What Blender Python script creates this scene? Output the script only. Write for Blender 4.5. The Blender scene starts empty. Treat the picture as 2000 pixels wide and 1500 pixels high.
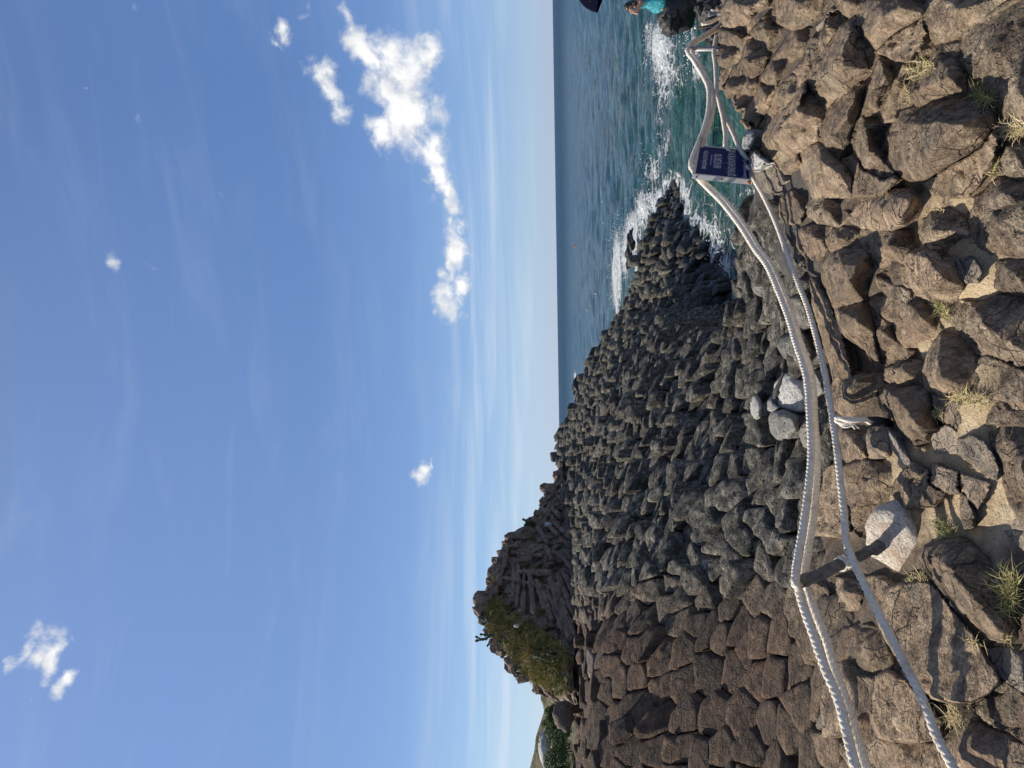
import bpy, math, random
import numpy as np
from mathutils import Vector, Matrix
from mathutils.geometry import delaunay_2d_cdt
SC = bpy.context.scene
COL = SC.collection
rng = np.random.default_rng(11)
random.seed(5)

# ------------------------------------------------------------------ camera
EYE = np.array([0.0, 0.0, 5.2])
F = 1400.0
PITCH, ROLL = math.radians(3.7), math.radians(0.88)
_f = np.array([0, math.cos(PITCH), math.sin(PITCH)])
_r = np.array([1.0, 0, 0]); _u = np.array([0, -math.sin(PITCH), math.cos(PITCH)])
RGT = math.cos(ROLL)*_r - math.sin(ROLL)*_u
UPV = math.cos(ROLL)*_u + math.sin(ROLL)*_r

def ray(x, y):
    """direction (forward component 1) of the sight line through a point of the 2000x1500 photograph"""
    x = np.asarray(x, float); y = np.asarray(y, float)
    return _f + ((1000-x)/F)[..., None]*UPV + ((750-y)/F)[..., None]*RGT
def at(x, y, d):
    """the point on that sight line at horizontal distance d (world Y)"""
    r = ray(x, y)
    return EYE + r*(np.asarray(d, float)/r[..., 1])[..., None]
def at_z(x, y, z):
    r = ray(x, y)
    return EYE + r*((z-EYE[2])/r[..., 2])[..., None]
def pix(P):
    v = np.asarray(P, float)-EYE
    w = v@_f
    return 1000-(v@UPV)/w*F, 750-(v@RGT)/w*F, w

cam_d = bpy.data.cameras.new('camera'); cam = bpy.data.objects.new('camera', cam_d); COL.objects.link(cam)
cam_d.sensor_width = 36; cam_d.lens = 36*F/2000; cam_d.clip_start = 0.05; cam_d.clip_end = 60000
M = Matrix.Identity(4)
cx, cy = -UPV, RGT
cz = np.cross(cx, cy)
for i in range(3):
    M[i][0], M[i][1], M[i][2], M[i][3] = cx[i], cy[i], cz[i], EYE[i]
cam.matrix_world = M
SC.camera = cam

# ------------------------------------------------------------------ noise
_perm = np.random.default_rng(3).permutation(256); _perm = np.concatenate([_perm, _perm, _perm])
_grad = np.random.default_rng(4).normal(size=(256, 3)); _grad /= np.linalg.norm(_grad, axis=1)[:, None]
def noise(p):
    p = np.asarray(p, float); i = np.floor(p).astype(int); f = p-i; i &= 255
    u = f*f*f*(f*(f*6-15)+10)
    out = 0
    for a in (0, 1):
        for b in (0, 1):
            for c in (0, 1):
                h = _perm[_perm[_perm[(i[..., 0]+a) & 255]+((i[..., 1]+b) & 255)]+((i[..., 2]+c) & 255)]
                g = _grad[h]
                dv = (g[..., 0]*(f[..., 0]-a)+g[..., 1]*(f[..., 1]-b)+g[..., 2]*(f[..., 2]-c))
                wx = u[..., 0] if a else 1-u[..., 0]
                wy = u[..., 1] if b else 1-u[..., 1]
                wz = u[..., 2] if c else 1-u[..., 2]
                out = out+dv*wx*wy*wz
    return out*1.6
def fbm(p, o=4, lac=2.05, gain=.5):
    p = np.asarray(p, float); s = 0; a = 1.0
    for k in range(o):
        s = s+a*noise(p+17.3*k); p = p*lac; a *= gain
    return s

# ------------------------------------------------------------------ terrain: height profiles along sight directions (distance, height rel. to eye)
PROF = {
 -420: [(0,-1.6),(2.5,-1.6),(6,-1.5),(8,-1.8),(12,-4),(20,-4.9),(26,-6),(80,-8)],
 0: [(0,-1.65),(7.0,-1.6),(7.8,-2.2),(11,-4.2),(18,-5.0),(25,-5.6),(80,-8)],
 150: [(0,-1.65),(7.0,-1.62),(7.7,-2.3),(11,-4.5),(17,-5.4),(25,-6.5),(80,-8)],
 300: [(0,-1.65),(4.5,-1.66),(6.5,-1.75),(7.1,-1.95),(8.4,-3),(12,-5),(17,-5.9),(80,-8)],
 420: [(0,-1.64),(4,-1.66),(5.5,-1.72),(7.5,-1.95),(8.6,-2.2),(10.5,-3.7),(15,-5.3),(20,-5.9),(27,-5.8),(29.5,-4.9),(33,-4.6),(36,-5.6),(45,-7),(80,-8)],
 500: [(0,-1.64),(4,-1.65),(5.4,-1.7),(6.5,-1.83),(9,-2.2),(10.5,-3.6),(14,-5.2),(18,-5.8),(23,-5.8),(25,-4.8),(26.5,-4.3),(33,-3.7),(36,-4.7),(41,-5.6),(80,-8)],
 600: [(0,-1.64),(4,-1.66),(5,-1.72),(6.5,-1.9),(9,-2.25),(10.3,-3.5),(13,-4.9),(17,-5.6),(20.5,-5.6),(22.0,-4.2),(23.5,-3.8),(30,-3.55),(38,-3.55),(44,-4.6),(52,-5.6),(80,-8)],
 680: [(0,-1.63),(4,-1.68),(4.9,-1.75),(6.5,-1.9),(9,-2.1),(12,-2.3),(16,-2.45),(20,-2.55),(28,-2.5),(40,-2.2),(44,-3.2),(50,-5.4),(80,-8)],
 640: [(0,-1.63),(4,-1.67),(5,-1.74),(6.5,-1.9),(9,-2.15),(10.3,-2.6),(12.5,-3.0),(16,-2.95),(20,-2.95),(30,-2.9),(40,-3.0),(46,-5),(52,-5.6),(80,-8)],
 750: [(0,-1.6),(3,-1.63),(3.9,-1.7),(4.9,-1.78),(6.5,-1.88),(8.6,-1.92),(12,-1.85),(22,-1.75),(32,-1.6),(44,-1.37),(50,-2.4),(58,-5.6),(80,-8)],
 850: [(0,-1.6),(3,-1.62),(4.6,-1.68),(5.9,-1.73),(8,-1.65),(10,-1.5),(14,-1.38),(20,-1.35),(30,-1.1),(42,-.75),(48,0),(54,-.3),(65,-5.5),(100,-8)],
 1000: [(0,-1.58),(2.7,-1.6),(4.6,-1.64),(5.5,-1.6),(6.5,-1.38),(7.5,-1.13),(9,-.95),(11,-.85),(14,-.82),(18,-.8),(24,-.65),(30,-.2),(36,0),(40,.7),(60,.5),(80,-5)],
 1150: [(0,-1.54),(3.3,-1.55),(4.3,-1.54),(5.1,-1.5),(5.8,-1.33),(6.5,-1.08),(7.2,-.8),(7.9,-.6),(9,-.5),(12,-.58),(14,-.6),(24,-.6),(60,0)],
 1300: [(0,-1.5),(3.2,-1.5),(4.1,-1.46),(4.7,-1.4),(5.4,-1.25),(6.0,-1.0),(6.6,-.68),(7.2,-.36),(7.9,-.25),(9,-.4),(13,-.8),(22,-.7),(30,-.3),(60,0)],
 1500: [(0,-1.45),(3.1,-1.44),(3.7,-1.4),(4.3,-1.3),(4.8,-1.15),(5.4,-.9),(5.9,-.6),(6.4,-.31),(7.2,-.18),(8.5,-.4),(14,-1.0),(30,-.5),(60,0)],
 1900: [(0,-1.4),(2.6,-1.4),(3.4,-1.25),(4.2,-.8),(5,-.3),(6,-.15),(8,-.4),(16,-1),(60,0)],
}
_py = sorted(PROF, reverse=True)
_pk = np.array([(750-y)/F for y in _py])
def terrain(X, Y):
    X = np.asarray(X, float); Y = np.asarray(Y, float)
    Ys = np.maximum(Y, 0.5)
    k = np.clip(X/Ys, _pk[0], _pk[-1])
    Z = np.stack([np.interp(Ys, [a for a, b in PROF[y]], [b for a, b in PROF[y]]) for y in _py])
    idx = np.clip(np.searchsorted(_pk, k)-1, 0, len(_pk)-2)
    t = (k-_pk[idx])/(_pk[idx+1]-_pk[idx]); t = t*t*(3-2*t)*.5+t*.5
    za = np.take_along_axis(Z, idx[None], 0)[0]; zb = np.take_along_axis(Z, (idx+1)[None], 0)[0]
    return EYE[2]+za*(1-t)+zb*t
_STEPS = np.concatenate([np.arange(1.2, 8, .12), np.geomspace(8, 75, 90)])
def hit(x, y, h=0.0):
    """where the sight line meets the terrain raised by h"""
    x = np.atleast_1d(np.asarray(x, float)); y = np.atleast_1d(np.asarray(y, float)); h = np.broadcast_to(np.asarray(h, float), x.shape)
    r = ray(x, y); r = r/r[:, 1:2]
    P = EYE+r[None]*_STEPS[:, None, None]
    g = P[..., 2]-(terrain(P[..., 0], P[..., 1])+h)
    below = g <= 0
    first = np.where(below.any(0), below.argmax(0), len(_STEPS)-1)
    lo = _STEPS[np.maximum(first-1, 0)]; hi = _STEPS[first]
    for _ in range(14):
        m = (lo+hi)/2; Pm = EYE+r*m[:, None]
        b = Pm[:, 2]-(terrain(Pm[:, 0], Pm[:, 1])+h) <= 0
        hi = np.where(b, m, hi); lo = np.where(b, lo, m)
    return EYE+r*hi[:, None]

# ------------------------------------------------------------------ object helpers
def tag(o, label=None, cat=None, group=None, kind=None):
    if label: o['label'] = label
    if cat: o['category'] = cat
    if group: o['group'] = group
    if kind: o['kind'] = kind
    return o
def mesh_obj(name, V, Fc, mat=None, parent=None, smooth=True, origin=None, attrs=None):
    V = np.asarray(V, float)
    if origin is None:
        origin = np.array([V[:, 0].mean(), V[:, 1].mean(), V[:, 2].min()]) if parent is None else np.zeros(3)
    me = bpy.data.meshes.new(name)
    me.from_pydata((V-origin).tolist(), [], [list(map(int, f)) for f in Fc]); me.validate(); me.update()
    if smooth: me.polygons.foreach_set('use_smooth', [True]*len(me.polygons))
    if mat:
        for m in (mat if isinstance(mat, (list, tuple)) else [mat]): me.materials.append(m)
    for k, a in (attrs or {}).items():
        at_ = me.attributes.new(k, 'FLOAT', 'POINT'); at_.data.foreach_set('value', np.asarray(a, np.float32)[:len(me.vertices)])
    o = bpy.data.objects.new(name, me); COL.objects.link(o)
    o.location = origin
    if parent is not None:
        o.parent = parent
        w_ = np.zeros(3); q_ = parent
        while q_ is not None: w_ = w_+np.asarray(q_.location); q_ = q_.parent
        o.location = np.asarray(origin)-w_
    return o
def empty(name, loc):
    o = bpy.data.objects.new(name, None); COL.objects.link(o); o.location = loc; o.empty_display_size = .1
    return o
class MB:
    def __init__(s): s.V = []; s.F = []; s.A = []
    def n(s): return len(s.V)
    def add(s, V, Fc, a=0.0):
        b = len(s.V); s.V.extend(np.asarray(V, float).tolist()); s.F.extend([[i+b for i in f] for f in Fc]); s.A.extend([a]*len(V)); return b
    def tube(s, P, R, seg=8, a=0.0, cap=True, flat=None):
        P = np.asarray(P, float); R = np.broadcast_to(np.asarray(R, float), (len(P),))
        T = np.gradient(P, axis=0); T /= np.linalg.norm(T, axis=1)[:, None]+1e-9
        ref = np.array([0, 0, 1.0]) if abs(T[0][2]) < .9 else np.array([1.0, 0, 0])
        V = []
        for p, t, r in zip(P, T, R):
            n = ref-t*(ref@t); n /= np.linalg.norm(n)+1e-9; b = np.cross(t, n); ref = n
            for i in range(seg):
                q = 2*math.pi*i/seg
                V.append(p+r*(math.cos(q)*n+(flat or 1)*math.sin(q)*b))
        Fc = []
        for j in range(len(P)-1):
            for i in range(seg):
                i2 = (i+1) % seg
                Fc.append([j*seg+i, j*seg+i2, (j+1)*seg+i2, (j+1)*seg+i])
        if cap:
            Fc.append(list(range(seg))[::-1]); Fc.append([(len(P)-1)*seg+i for i in range(seg)])
        return s.add(V, Fc, a)
    def hexa(s, c8, a=0.0):
        """8 corners: 4 bottom ring, 4 top ring"""
        return s.add(c8, [[3,2,1,0],[4,5,6,7],[0,1,5,4],[1,2,6,5],[2,3,7,6],[3,0,4,7]], a)
    def blob(s, c, r, a=0.0, amp=.15, nu=10, nv=7, seed=0, freq=2.2):
        c = np.asarray(c, float); r = np.broadcast_to(np.asarray(r, float), (3,))
        D = [[0, 0, -1]]
        for j in range(1, nv):
            th = -math.pi/2+math.pi*j/nv
            for i in range(nu):
                ph = 2*math.pi*i/nu; D.append([math.cos(th)*math.cos(ph), math.cos(th)*math.sin(ph), math.sin(th)])
        D.append([0, 0, 1]); D = np.array(D)
        V = c+D*r*(1+amp*fbm(D*freq+seed*7.7, 3))[:, None]
        Fc = [[0, 1+(i+1) % nu, 1+i] for i in range(nu)]
        for j in range(nv-2):
            for i in range(nu):
                a0 = 1+j*nu; i2 = (i+1) % nu
                Fc.append([a0+i, a0+i2, a0+nu+i2, a0+nu+i])
        top = 1+(nv-1)*nu; a0 = 1+(nv-2)*nu
        Fc += [[a0+i, a0+(i+1) % nu, top] for i in range(nu)]
        return s.add(V, Fc, a)
    def build(s, name, mat, parent=None, smooth=True, attr='tint', origin=None):
        return mesh_obj(name, s.V, s.F, mat, parent, smooth, attrs={attr: s.A}, origin=origin)
def spline(P, step):
    """Catmull-Rom through P, resampled every step metres"""
    P = np.asarray(P, float); Q = np.vstack([2*P[0]-P[1], P, 2*P[-1]-P[-2]]); out = []
    for i in range(1, len(Q)-2):
        for t in np.linspace(0, 1, 24, endpoint=False):
            a, b, c, d = Q[i-1], Q[i], Q[i+1], Q[i+2]
            out.append(.5*((2*b)+(-a+c)*t+(2*a-5*b+4*c-d)*t*t+(-a+3*b-3*c+d)*t**3))
    out.append(P[-1]); out = np.array(out)
    L = np.concatenate([[0], np.cumsum(np.linalg.norm(np.diff(out, axis=0), axis=1))])
    n = max(2, int(L[-1]/step))
    s = np.linspace(0, L[-1], n)
    return np.stack([np.interp(s, L, out[:, i]) for i in range(3)], 1)

# ------------------------------------------------------------------ materials
class NT:
    def __init__(s, mat):
        mat.use_nodes = True; s.nt = mat.node_tree; s.N = s.nt.nodes; s.L = s.nt.links
    def new(s, t, **kw):
        n = s.N.new(t)
        for k, v in kw.items(): setattr(n, k, v)
        return n
    def put(s, sock, v):
        if isinstance(v, bpy.types.NodeSocket): s.L.new(v, sock)
        elif isinstance(v, (tuple, list)) and len(v) == 3 and sock.type == 'RGBA': sock.default_value = (*v, 1)
        else: sock.default_value = v
    def math(s, op, a, b=0.0, c=None, clamp=False):
        n = s.new('ShaderNodeMath', operation=op, use_clamp=clamp); s.put(n.inputs[0], a); s.put(n.inputs[1], b)
        if c is not None: s.put(n.inputs[2], c)
        return n.outputs[0]
    def vmath(s, op, a, b=None, scale=None):
        n = s.new('ShaderNodeVectorMath', operation=op); s.put(n.inputs[0], a)
        if b is not None: s.put(n.inputs[1], b)
        if scale is not None: s.put(n.inputs['Scale'], scale)
        return n.outputs['Value'] if op in ('LENGTH', 'DOT_PRODUCT', 'DISTANCE') else n.outputs[0]
    def noise(s, vec, scale, detail=5, rough=.55, dist=0.0):
        n = s.new('ShaderNodeTexNoise'); s.put(n.inputs['Vector'], vec); s.put(n.inputs['Scale'], scale)
        n.inputs['Detail'].default_value = detail; n.inputs['Roughness'].default_value = rough; n.inputs['Distortion'].default_value = dist
        return n.outputs[0]
    def voro(s, vec, scale, feature='F1', rand=1.0):
        n = s.new('ShaderNodeTexVoronoi', feature=feature); s.put(n.inputs['Vector'], vec); s.put(n.inputs['Scale'], scale)
        n.inputs['Randomness'].default_value = rand
        return n.outputs['Distance']
    def ramp(s, f, stops, interp='LINEAR'):
        n = s.new('ShaderNodeValToRGB'); n.color_ramp.interpolation = interp; s.put(n.inputs[0], f)
        e = n.color_ramp.elements
        while len(e) < len(stops): e.new(.5)
        for q, (p, c) in zip(e, stops):
            q.position = p; q.color = (c, c, c, 1) if isinstance(c, (int, float)) else (*c, 1)
        return n.outputs[0]
    def mix(s, f, a, b, blend='MIX'):
        n = s.new('ShaderNodeMix', data_type='RGBA', blend_type=blend); s.put(n.inputs[0], f); s.put(n.inputs[6], a); s.put(n.inputs[7], b)
        return n.outputs[2]
    def rng(s, v, a, b, c=0.0, d=1.0, smooth=False):
        n = s.new('ShaderNodeMapRange'); n.interpolation_type = 'SMOOTHSTEP' if smooth else 'LINEAR'
        s.put(n.inputs[0], v); s.put(n.inputs[1], a); s.put(n.inputs[2], b); s.put(n.inputs[3], c); s.put(n.inputs[4], d)
        return n.outputs[0]
    def attr(s, name): return s.new('ShaderNodeAttribute', attribute_name=name).outputs['Fac']
    def pos(s): return s.new('ShaderNodeNewGeometry').outputs['Position']
    def bump(s, h, dist, strength=1.0, normal=None):
        n = s.new('ShaderNodeBump'); s.put(n.inputs['Height'], h); n.inputs['Distance'].default_value = dist; n.inputs['Strength'].default_value = strength
        if normal is not None: s.L.new(normal, n.inputs['Normal'])
        return n.outputs[0]
    def bsdf(s): return s.N['Principled BSDF']
def simple(name, col, rough=.6, var=.15, scale=20, metal=0.0, bump=0.0, bscale=60):
    m = bpy.data.materials.new(name); t = NT(m); b = t.bsdf()
    n = t.noise(t.pos(), scale, 4)
    c = t.mix(1.0, col, t.ramp(n, [(.25, 1-var), (.75, 1+var)]), 'MULTIPLY')
    t.put(b.inputs['Base Color'], c); b.inputs['Roughness'].default_value = rough; b.inputs['Metallic'].default_value = metal
    if bump: t.put(b.inputs['Normal'], t.bump(t.noise(t.pos(), bscale, 4), bump))
    return m

def rock_mat():
    """basalt: attribute brown 0..1 turns grey pitted basalt into smooth brown; tint varies from stone to stone"""
    m = bpy.data.materials.new('basalt'); t = NT(m); b = t.bsdf()
    p = t.pos(); tint = t.attr('tint'); brown = t.attr('brown'); pale = t.attr('pale')
    off = t.new('ShaderNodeCombineXYZ'); t.put(off.inputs[0], t.math('MULTIPLY', tint, 37.0)); t.put(off.inputs[2], t.math('MULTIPLY', tint, 91.0))
    q = t.vmath('ADD', p, off.outputs[0])
    big = t.noise(q, 2.2, 6, .6, .4); mid = t.noise(q, 11, 6, .62); fine = t.noise(q, 75, 4, .65)
    grey = t.ramp(mid, [(.31, (.017, .0155, .013)), (.48, (.078, .071, .057)), (.66, (.29, .262, .21))])
    brn = t.ramp(mid, [(.29, (.058, .040, .026)), (.47, (.235, .168, .108)), (.68, (.46, .35, .235))])
    c = t.mix(brown, grey, brn)
    # rusty and grey-green films
    c = t.mix(t.math('MULTIPLY', t.rng(big, .5, .68), t.math('MULTIPLY', brown, .75)), c, (.27, .185, .125))
    c = t.mix(t.math('MULTIPLY', t.rng(t.noise(q, 3.1, 5, .6), .55, .7), .6), c, (.16, .15, .115))
    # fine speckle
    c = t.mix(.8, c, t.ramp(fine, [(.32, .38), (.5, 1.0), (.70, 1.6)]), 'MULTIPLY')
    # stone to stone variation
    c = t.mix(1.0, c, t.ramp(t.math('FRACT', t.math('MULTIPLY', tint, 7.31)), [(0, .72), (1, 1.28)]), 'MULTIPLY')
    # pits in the grey basalt
    pit = t.voro(t.vmath('ADD', q, t.vmath('SCALE', t.new('ShaderNodeTexNoise').outputs[1], scale=.0)), 21, 'F1')
    pitw = t.math('MULTIPLY', t.rng(pit, .16, .30, 1, 0), t.rng(t.noise(q, 6, 3), .40, .5))
    pit2 = t.math('MULTIPLY', t.rng(t.voro(q, 80), .15, .32, 1, 0), t.rng(t.noise(q, 9, 3), .38, .5))
    pits = t.math('MULTIPLY', t.math('MAXIMUM', pitw, pit2), t.math('SUBTRACT', 1.0, t.math('MULTIPLY', brown, .95)))
    c = t.mix(t.math('MULTIPLY', pits, .8), c, (.018, .018, .018))
    # hairline cracks in the brown stone
    
    wn = t.new('ShaderNodeTexNoise'); t.put(wn.inputs['Vector'], q); wn.inputs['Scale'].default_value = 6; wn.inputs['Detail'].default_value = 4
    w = t.vmath('ADD', q, t.vmath('SCALE', wn.outputs[1], scale=.16))
    cr = t.voro(w, 6.5, 'DISTANCE_TO_EDGE')
    crk = t.math('MULTIPLY', t.rng(cr, .0, .035, 1, 0), t.math('MULTIPLY', t.rng(t.noise(q, 1.7, 3), .47, .6), t.math('MULTIPLY', brown, .6)))
    c = t.mix(crk, c, (.025, .02, .017))
    # pale granite-like stones and lichen
    gr = t.ramp(fine, [(.30, (.16, .15, .14)), (.38, (.56, .54, .50)), (.62, (.72, .70, .65)), (.74, (.82, .80, .76))])
    s0 = t.new('ShaderNodeSeparateXYZ'); t.put(s0.inputs[0], p)
    # the left bank is a darker, redder brown
    lb = t.math('MULTIPLY', t.rng(s0.outputs[0], -.9, -1.9), t.rng(s0.outputs[1], 3.6, 4.6)); c = t.mix(t.math('MULTIPLY', lb, brown), c, t.mix(1.0, c, (.35, .285, .255), 'MULTIPLY'))
    c = t.mix(pale, c, gr)
    # wet near the sea
    z = t.new('ShaderNodeSeparateXYZ'); t.put(z.inputs[0], p)
    wet = t.rng(t.math('ADD', z.outputs[2], t.math('MULTIPLY', big, .9)), 1.0, 1.75, 1, 0, True)
    c = t.mix(wet, c, t.mix(1.0, c, (.2, .2, .21), 'MULTIPLY'))
    t.put(b.inputs['Base Color'], c)
    t.put(b.inputs['Roughness'], t.rng(wet, 0, 1, .88, .42))
    st = t.new('ShaderNodeMapping'); t.put(st.inputs[0], q); st.inputs['Rotation'].default_value = (.3, .5, .6); st.inputs['Scale'].default_value = (9, 45, 45)
    stn = t.noise(st.outputs[0], 1.0, 5, .6)
    h = t.math('ADD', t.math('MULTIPLY', mid, 1.0), t.math('MULTIPLY', fine, .28))
    h = t.math('ADD', h, t.math('MULTIPLY', stn, t.math('MULTIPLY', brown, .55)))
    h = t.math('SUBTRACT', h, t.math('MULTIPLY', pits, .9)); h = t.math('SUBTRACT', h, t.math('MULTIPLY', crk, .8))
    t.put(b.inputs['Normal'], t.bump(h, .05, 1.0))
    return m
ROCK = rock_mat()
# ------------------------------------------------------------------ sun and sky
SUN = np.array([-0.68, 0.24, 0.69]); SUN /= np.linalg.norm(SUN)
sd = bpy.data.lights.new('sun', 'SUN'); so = bpy.data.objects.new('sun', sd); COL.objects.link(so)
sd.energy = 5.0; sd.angle = math.radians(.55); sd.color = (1, .92, .79)
so.rotation_euler = Vector(SUN).to_track_quat('Z', 'Y').to_euler(); so.location = (0, 0, 60)

W = bpy.data.worlds.new('World'); SC.world = W; W.use_nodes = True
t = NT(W); bg = t.N['Background']
sky = t.new('ShaderNodeTexSky', sky_type='NISHITA'); sky.sun_disc = False
sky.sun_elevation = math.asin(SUN[2]); sky.sun_rotation = math.atan2(SUN[0], SUN[1])
sky.altitude = 0; sky.air_density = 1.0; sky.dust_density = .3; sky.ozone_density = 3.0
geo = t.new('ShaderNodeTexCoord').outputs['Generated']
sp = t.new('ShaderNodeSeparateXYZ'); t.put(sp.inputs[0], geo)
az = t.math('ARCTAN2', sp.outputs[0], sp.outputs[1]); el = t.math('ARCSINE', sp.outputs[2])
cmb = t.new('ShaderNodeCombineXYZ'); t.put(cmb.inputs[0], az); t.put(cmb.inputs[1], el); ae = cmb.outputs[0]
def azel(x, y):
    r = ray(x, y); r = r/np.linalg.norm(r); return math.atan2(r[0], r[1]), math.asin(r[2])
# clouds: (x, y, half length, half width, direction of the length in photo degrees, weight)
CL = [(775,150,90,62,60,1.0),(800,220,75,55,75,1.05),(725,110,75,34,55,.8),(835,130,75,22,95,.8),(745,260,42,30,60,.85),(685,45,38,16,70,.55),
      (640,165,62,26,58,.85),(655,205,40,20,60,.6),(615,135,22,14,70,.6),
      (850,325,70,24,72,1.0),(878,385,46,19,75,1.0),(882,430,24,10,85,.8),(846,285,26,10,100,.75),(835,290,22,14,100,.55),(840,385,20,8,95,.35),
      (892,480,60,22,80,1.0),(882,525,26,12,100,.9),(905,455,24,12,90,.7),(868,450,24,12,90,.5),
      (880,600,42,24,70,1.0),(900,560,36,16,85,.8),(866,540,18,10,60,.6),
      (552,55,46,19,62,.62),(540,80,24,10,60,.5),(590,25,16,8,140,.35),
      (45,1270,52,19,120,.74),(75,1275,46,24,130,.74),(105,1282,48,18,110,.7),(135,1330,40,15,140,.66),(55,1240,30,8,150,.45),(145,1250,18,7,80,.35),(15,1300,20,9,120,.45),
      (828,925,27,17,110,.75),(846,905,20,5,90,.55),
      (286,516,20,10,20,.45),(265,225,18,9,60,.34),(215,515,20,7,60,.3),(270,15,20,9,70,.28),(283,280,17,6,50,.22),(170,168,15,4,15,.26),(240,195,40,6,40,.16),(392,200,18,5,50,.12),(470,1475,16,5,110,.26),(55,1367,9,4,130,.3),(410,360,40,16,40,.13)]
nz = t.new('ShaderNodeTexNoise'); t.put(nz.inputs['Vector'], ae); nz.inputs['Scale'].default_value = 26; nz.inputs['Detail'].default_value = 9; nz.inputs['Roughness'].default_value = .62; nz.inputs['Distortion'].default_value = .25
nz2 = t.noise(t.vmath('ADD', ae, (.006, .012, 3.0)), 26, 6, .55, .2)
warpn = t.new('ShaderNodeTexNoise'); t.put(warpn.inputs['Vector'], ae); warpn.inputs['Scale'].default_value = 30; warpn.inputs['Detail'].default_value = 5
ws = t.vmath('SCALE', t.vmath('SUBTRACT', warpn.outputs[1], (.5, .5, .5)), scale=.035)
aew = t.vmath('ADD', ae, ws)
mx = None
for (x, y, a, b, ang, w) in CL:
    c = azel(x, y); e = math.radians(ang)
    p2 = azel(x+a*math.cos(e), y+a*math.sin(e))
    dv = np.array(p2)-np.array(c); la = np.linalg.norm(dv)*1.16; ra = math.atan2(dv[1], dv[0]); lb = la*b/a
    d = t.vmath('SUBTRACT', aew, (c[0], c[1], 0))
    u = t.vmath('DOT_PRODUCT', d, (math.cos(ra)/la, math.sin(ra)/la, 0)); v = t.vmath('DOT_PRODUCT', d, (-math.sin(ra)/lb, math.cos(ra)/lb, 0))
    r2 = t.math('SQRT', t.math('ADD', t.math('MULTIPLY', u, u), t.math('MULTIPLY', v, v)))
    k = t.math('MULTIPLY', t.math('SUBTRACT', 1.35, r2), w, clamp=True)
    mx = k if mx is None else t.math('MAXIMUM', mx, k)
dens = t.rng(t.math('ADD', mx, t.math('MULTIPLY', t.math('SUBTRACT', nz.outputs[0], .53), 2.6)), .10, 1.0, 0, 1, True)
dens = t.math('MULTIPLY', dens, t.rng(mx, .0, .22))
shade = t.rng(t.math('SUBTRACT', nz2, nz.outputs[0]), -.1, .12, 1.0, 0.0)
ccol = t.mix(t.math('MULTIPLY', shade, t.rng(mx, .4, .9)), (7.2, 7.35, 7.6), (9.6, 9.6, 9.55))
# thin high streaks, mostly towards the horizon
mp = t.new('ShaderNodeMapping'); t.put(mp.inputs[0], ae); mp.inputs['Rotation'].default_value = (0, 0, math.radians(12)); mp.inputs['Scale'].default_value = (2.2, 13, 1)
st = t.noise(mp.outputs[0], 1.6, 7, .6, .6)
mp2 = t.new('ShaderNodeMapping'); t.put(mp2.inputs[0], ae); mp2.inputs['Rotation'].default_value = (0, 0, math.radians(3)); mp2.inputs['Scale'].default_value = (1.3, 22, 1)
st2 = t.noise(mp2.outputs[0], 1.5, 6, .55, .3)
lowb = t.math('MULTIPLY', t.rng(el, .015, .06), t.rng(el, .10, .2, 1, 0))
cir = t.math('ADD', t.math('MULTIPLY', t.rng(st, .47, .8, 0, 1, True), t.math('MULTIPLY', .06, t.rng(el, 0.0, .06))), t.math('MULTIPLY', t.rng(st2, .42, .78, 0, 1, True), t.math('MULTIPLY', lowb, .55)), clamp=True)
# clear maritime air: deeper blue higher up in view, pale blue haze on the horizon, brighter on the sun's side
def lin(c): return tuple(((v/255+.055)/1.055)**2.4 if v > 10 else v/3294 for v in c)
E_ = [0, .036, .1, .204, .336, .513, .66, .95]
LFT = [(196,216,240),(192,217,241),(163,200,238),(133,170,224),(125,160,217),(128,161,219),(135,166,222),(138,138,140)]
RGT_ = [(172,190,220),(160,192,226),(140,177,226),(112,150,208),(95,131,191),(97,131,189),(98,129,184),(112,113,118)]  # last stops, sky above the view, made neutral grey for less blue fill light
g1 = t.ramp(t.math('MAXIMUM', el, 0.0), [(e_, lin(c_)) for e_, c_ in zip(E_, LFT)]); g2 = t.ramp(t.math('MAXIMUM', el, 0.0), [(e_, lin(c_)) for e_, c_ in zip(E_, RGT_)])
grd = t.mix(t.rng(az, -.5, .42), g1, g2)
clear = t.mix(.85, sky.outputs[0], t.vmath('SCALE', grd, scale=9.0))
c = t.mix(cir, clear, (8.0, 8.4, 8.9))
c = t.mix(dens, c, ccol)
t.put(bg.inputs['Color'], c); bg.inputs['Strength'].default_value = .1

SC.view_settings.view_transform = 'Standard'; SC.view_settings.look = 'None'; SC.view_settings.gamma = 1
SC.view_settings.exposure = .15
SC.cycles.max_bounces = 5

# ------------------------------------------------------------------ ground sheet
kk = np.linspace(-1.3, 1.3, 150); dd = np.concatenate([[.3, .8], np.linspace(1.3, 9, 80), np.geomspace(9.3, 90, 80), [140]])
KX, DY = np.meshgrid(kk, dd)
GX = KX*DY; GY = DY
GZ = terrain(GX, GY)
near = np.clip((8.6-GY)/1.2, 0, 1)
nearx = lambda y: np.interp(y, [-200, 0, 350, 420, 500, 600, 700, 800, 900, 1000, 1125, 1300, 1500, 1700], [1385, 1395, 1425, 1440, 1500, 1560, 1600, 1590, 1600, 1600, 1580, 1640, 1690, 1720])
SANDS = [(1905,520,42,50),(1885,560,40,36),(1940,450,36,26),(1850,900,70,60),(1880,860,60,50),(1890,985,60,44),(1960,1010,40,40),(1975,1290,30,30),(1800,665,18,34),(1975,238,26,20),(1880,790,50,26),(1745,920,34,36),(1760,1000,30,30)]
gpx, gpy, _w = pix(np.stack([GX, GY, GZ], -1)); sandm = np.zeros_like(GX)
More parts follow.
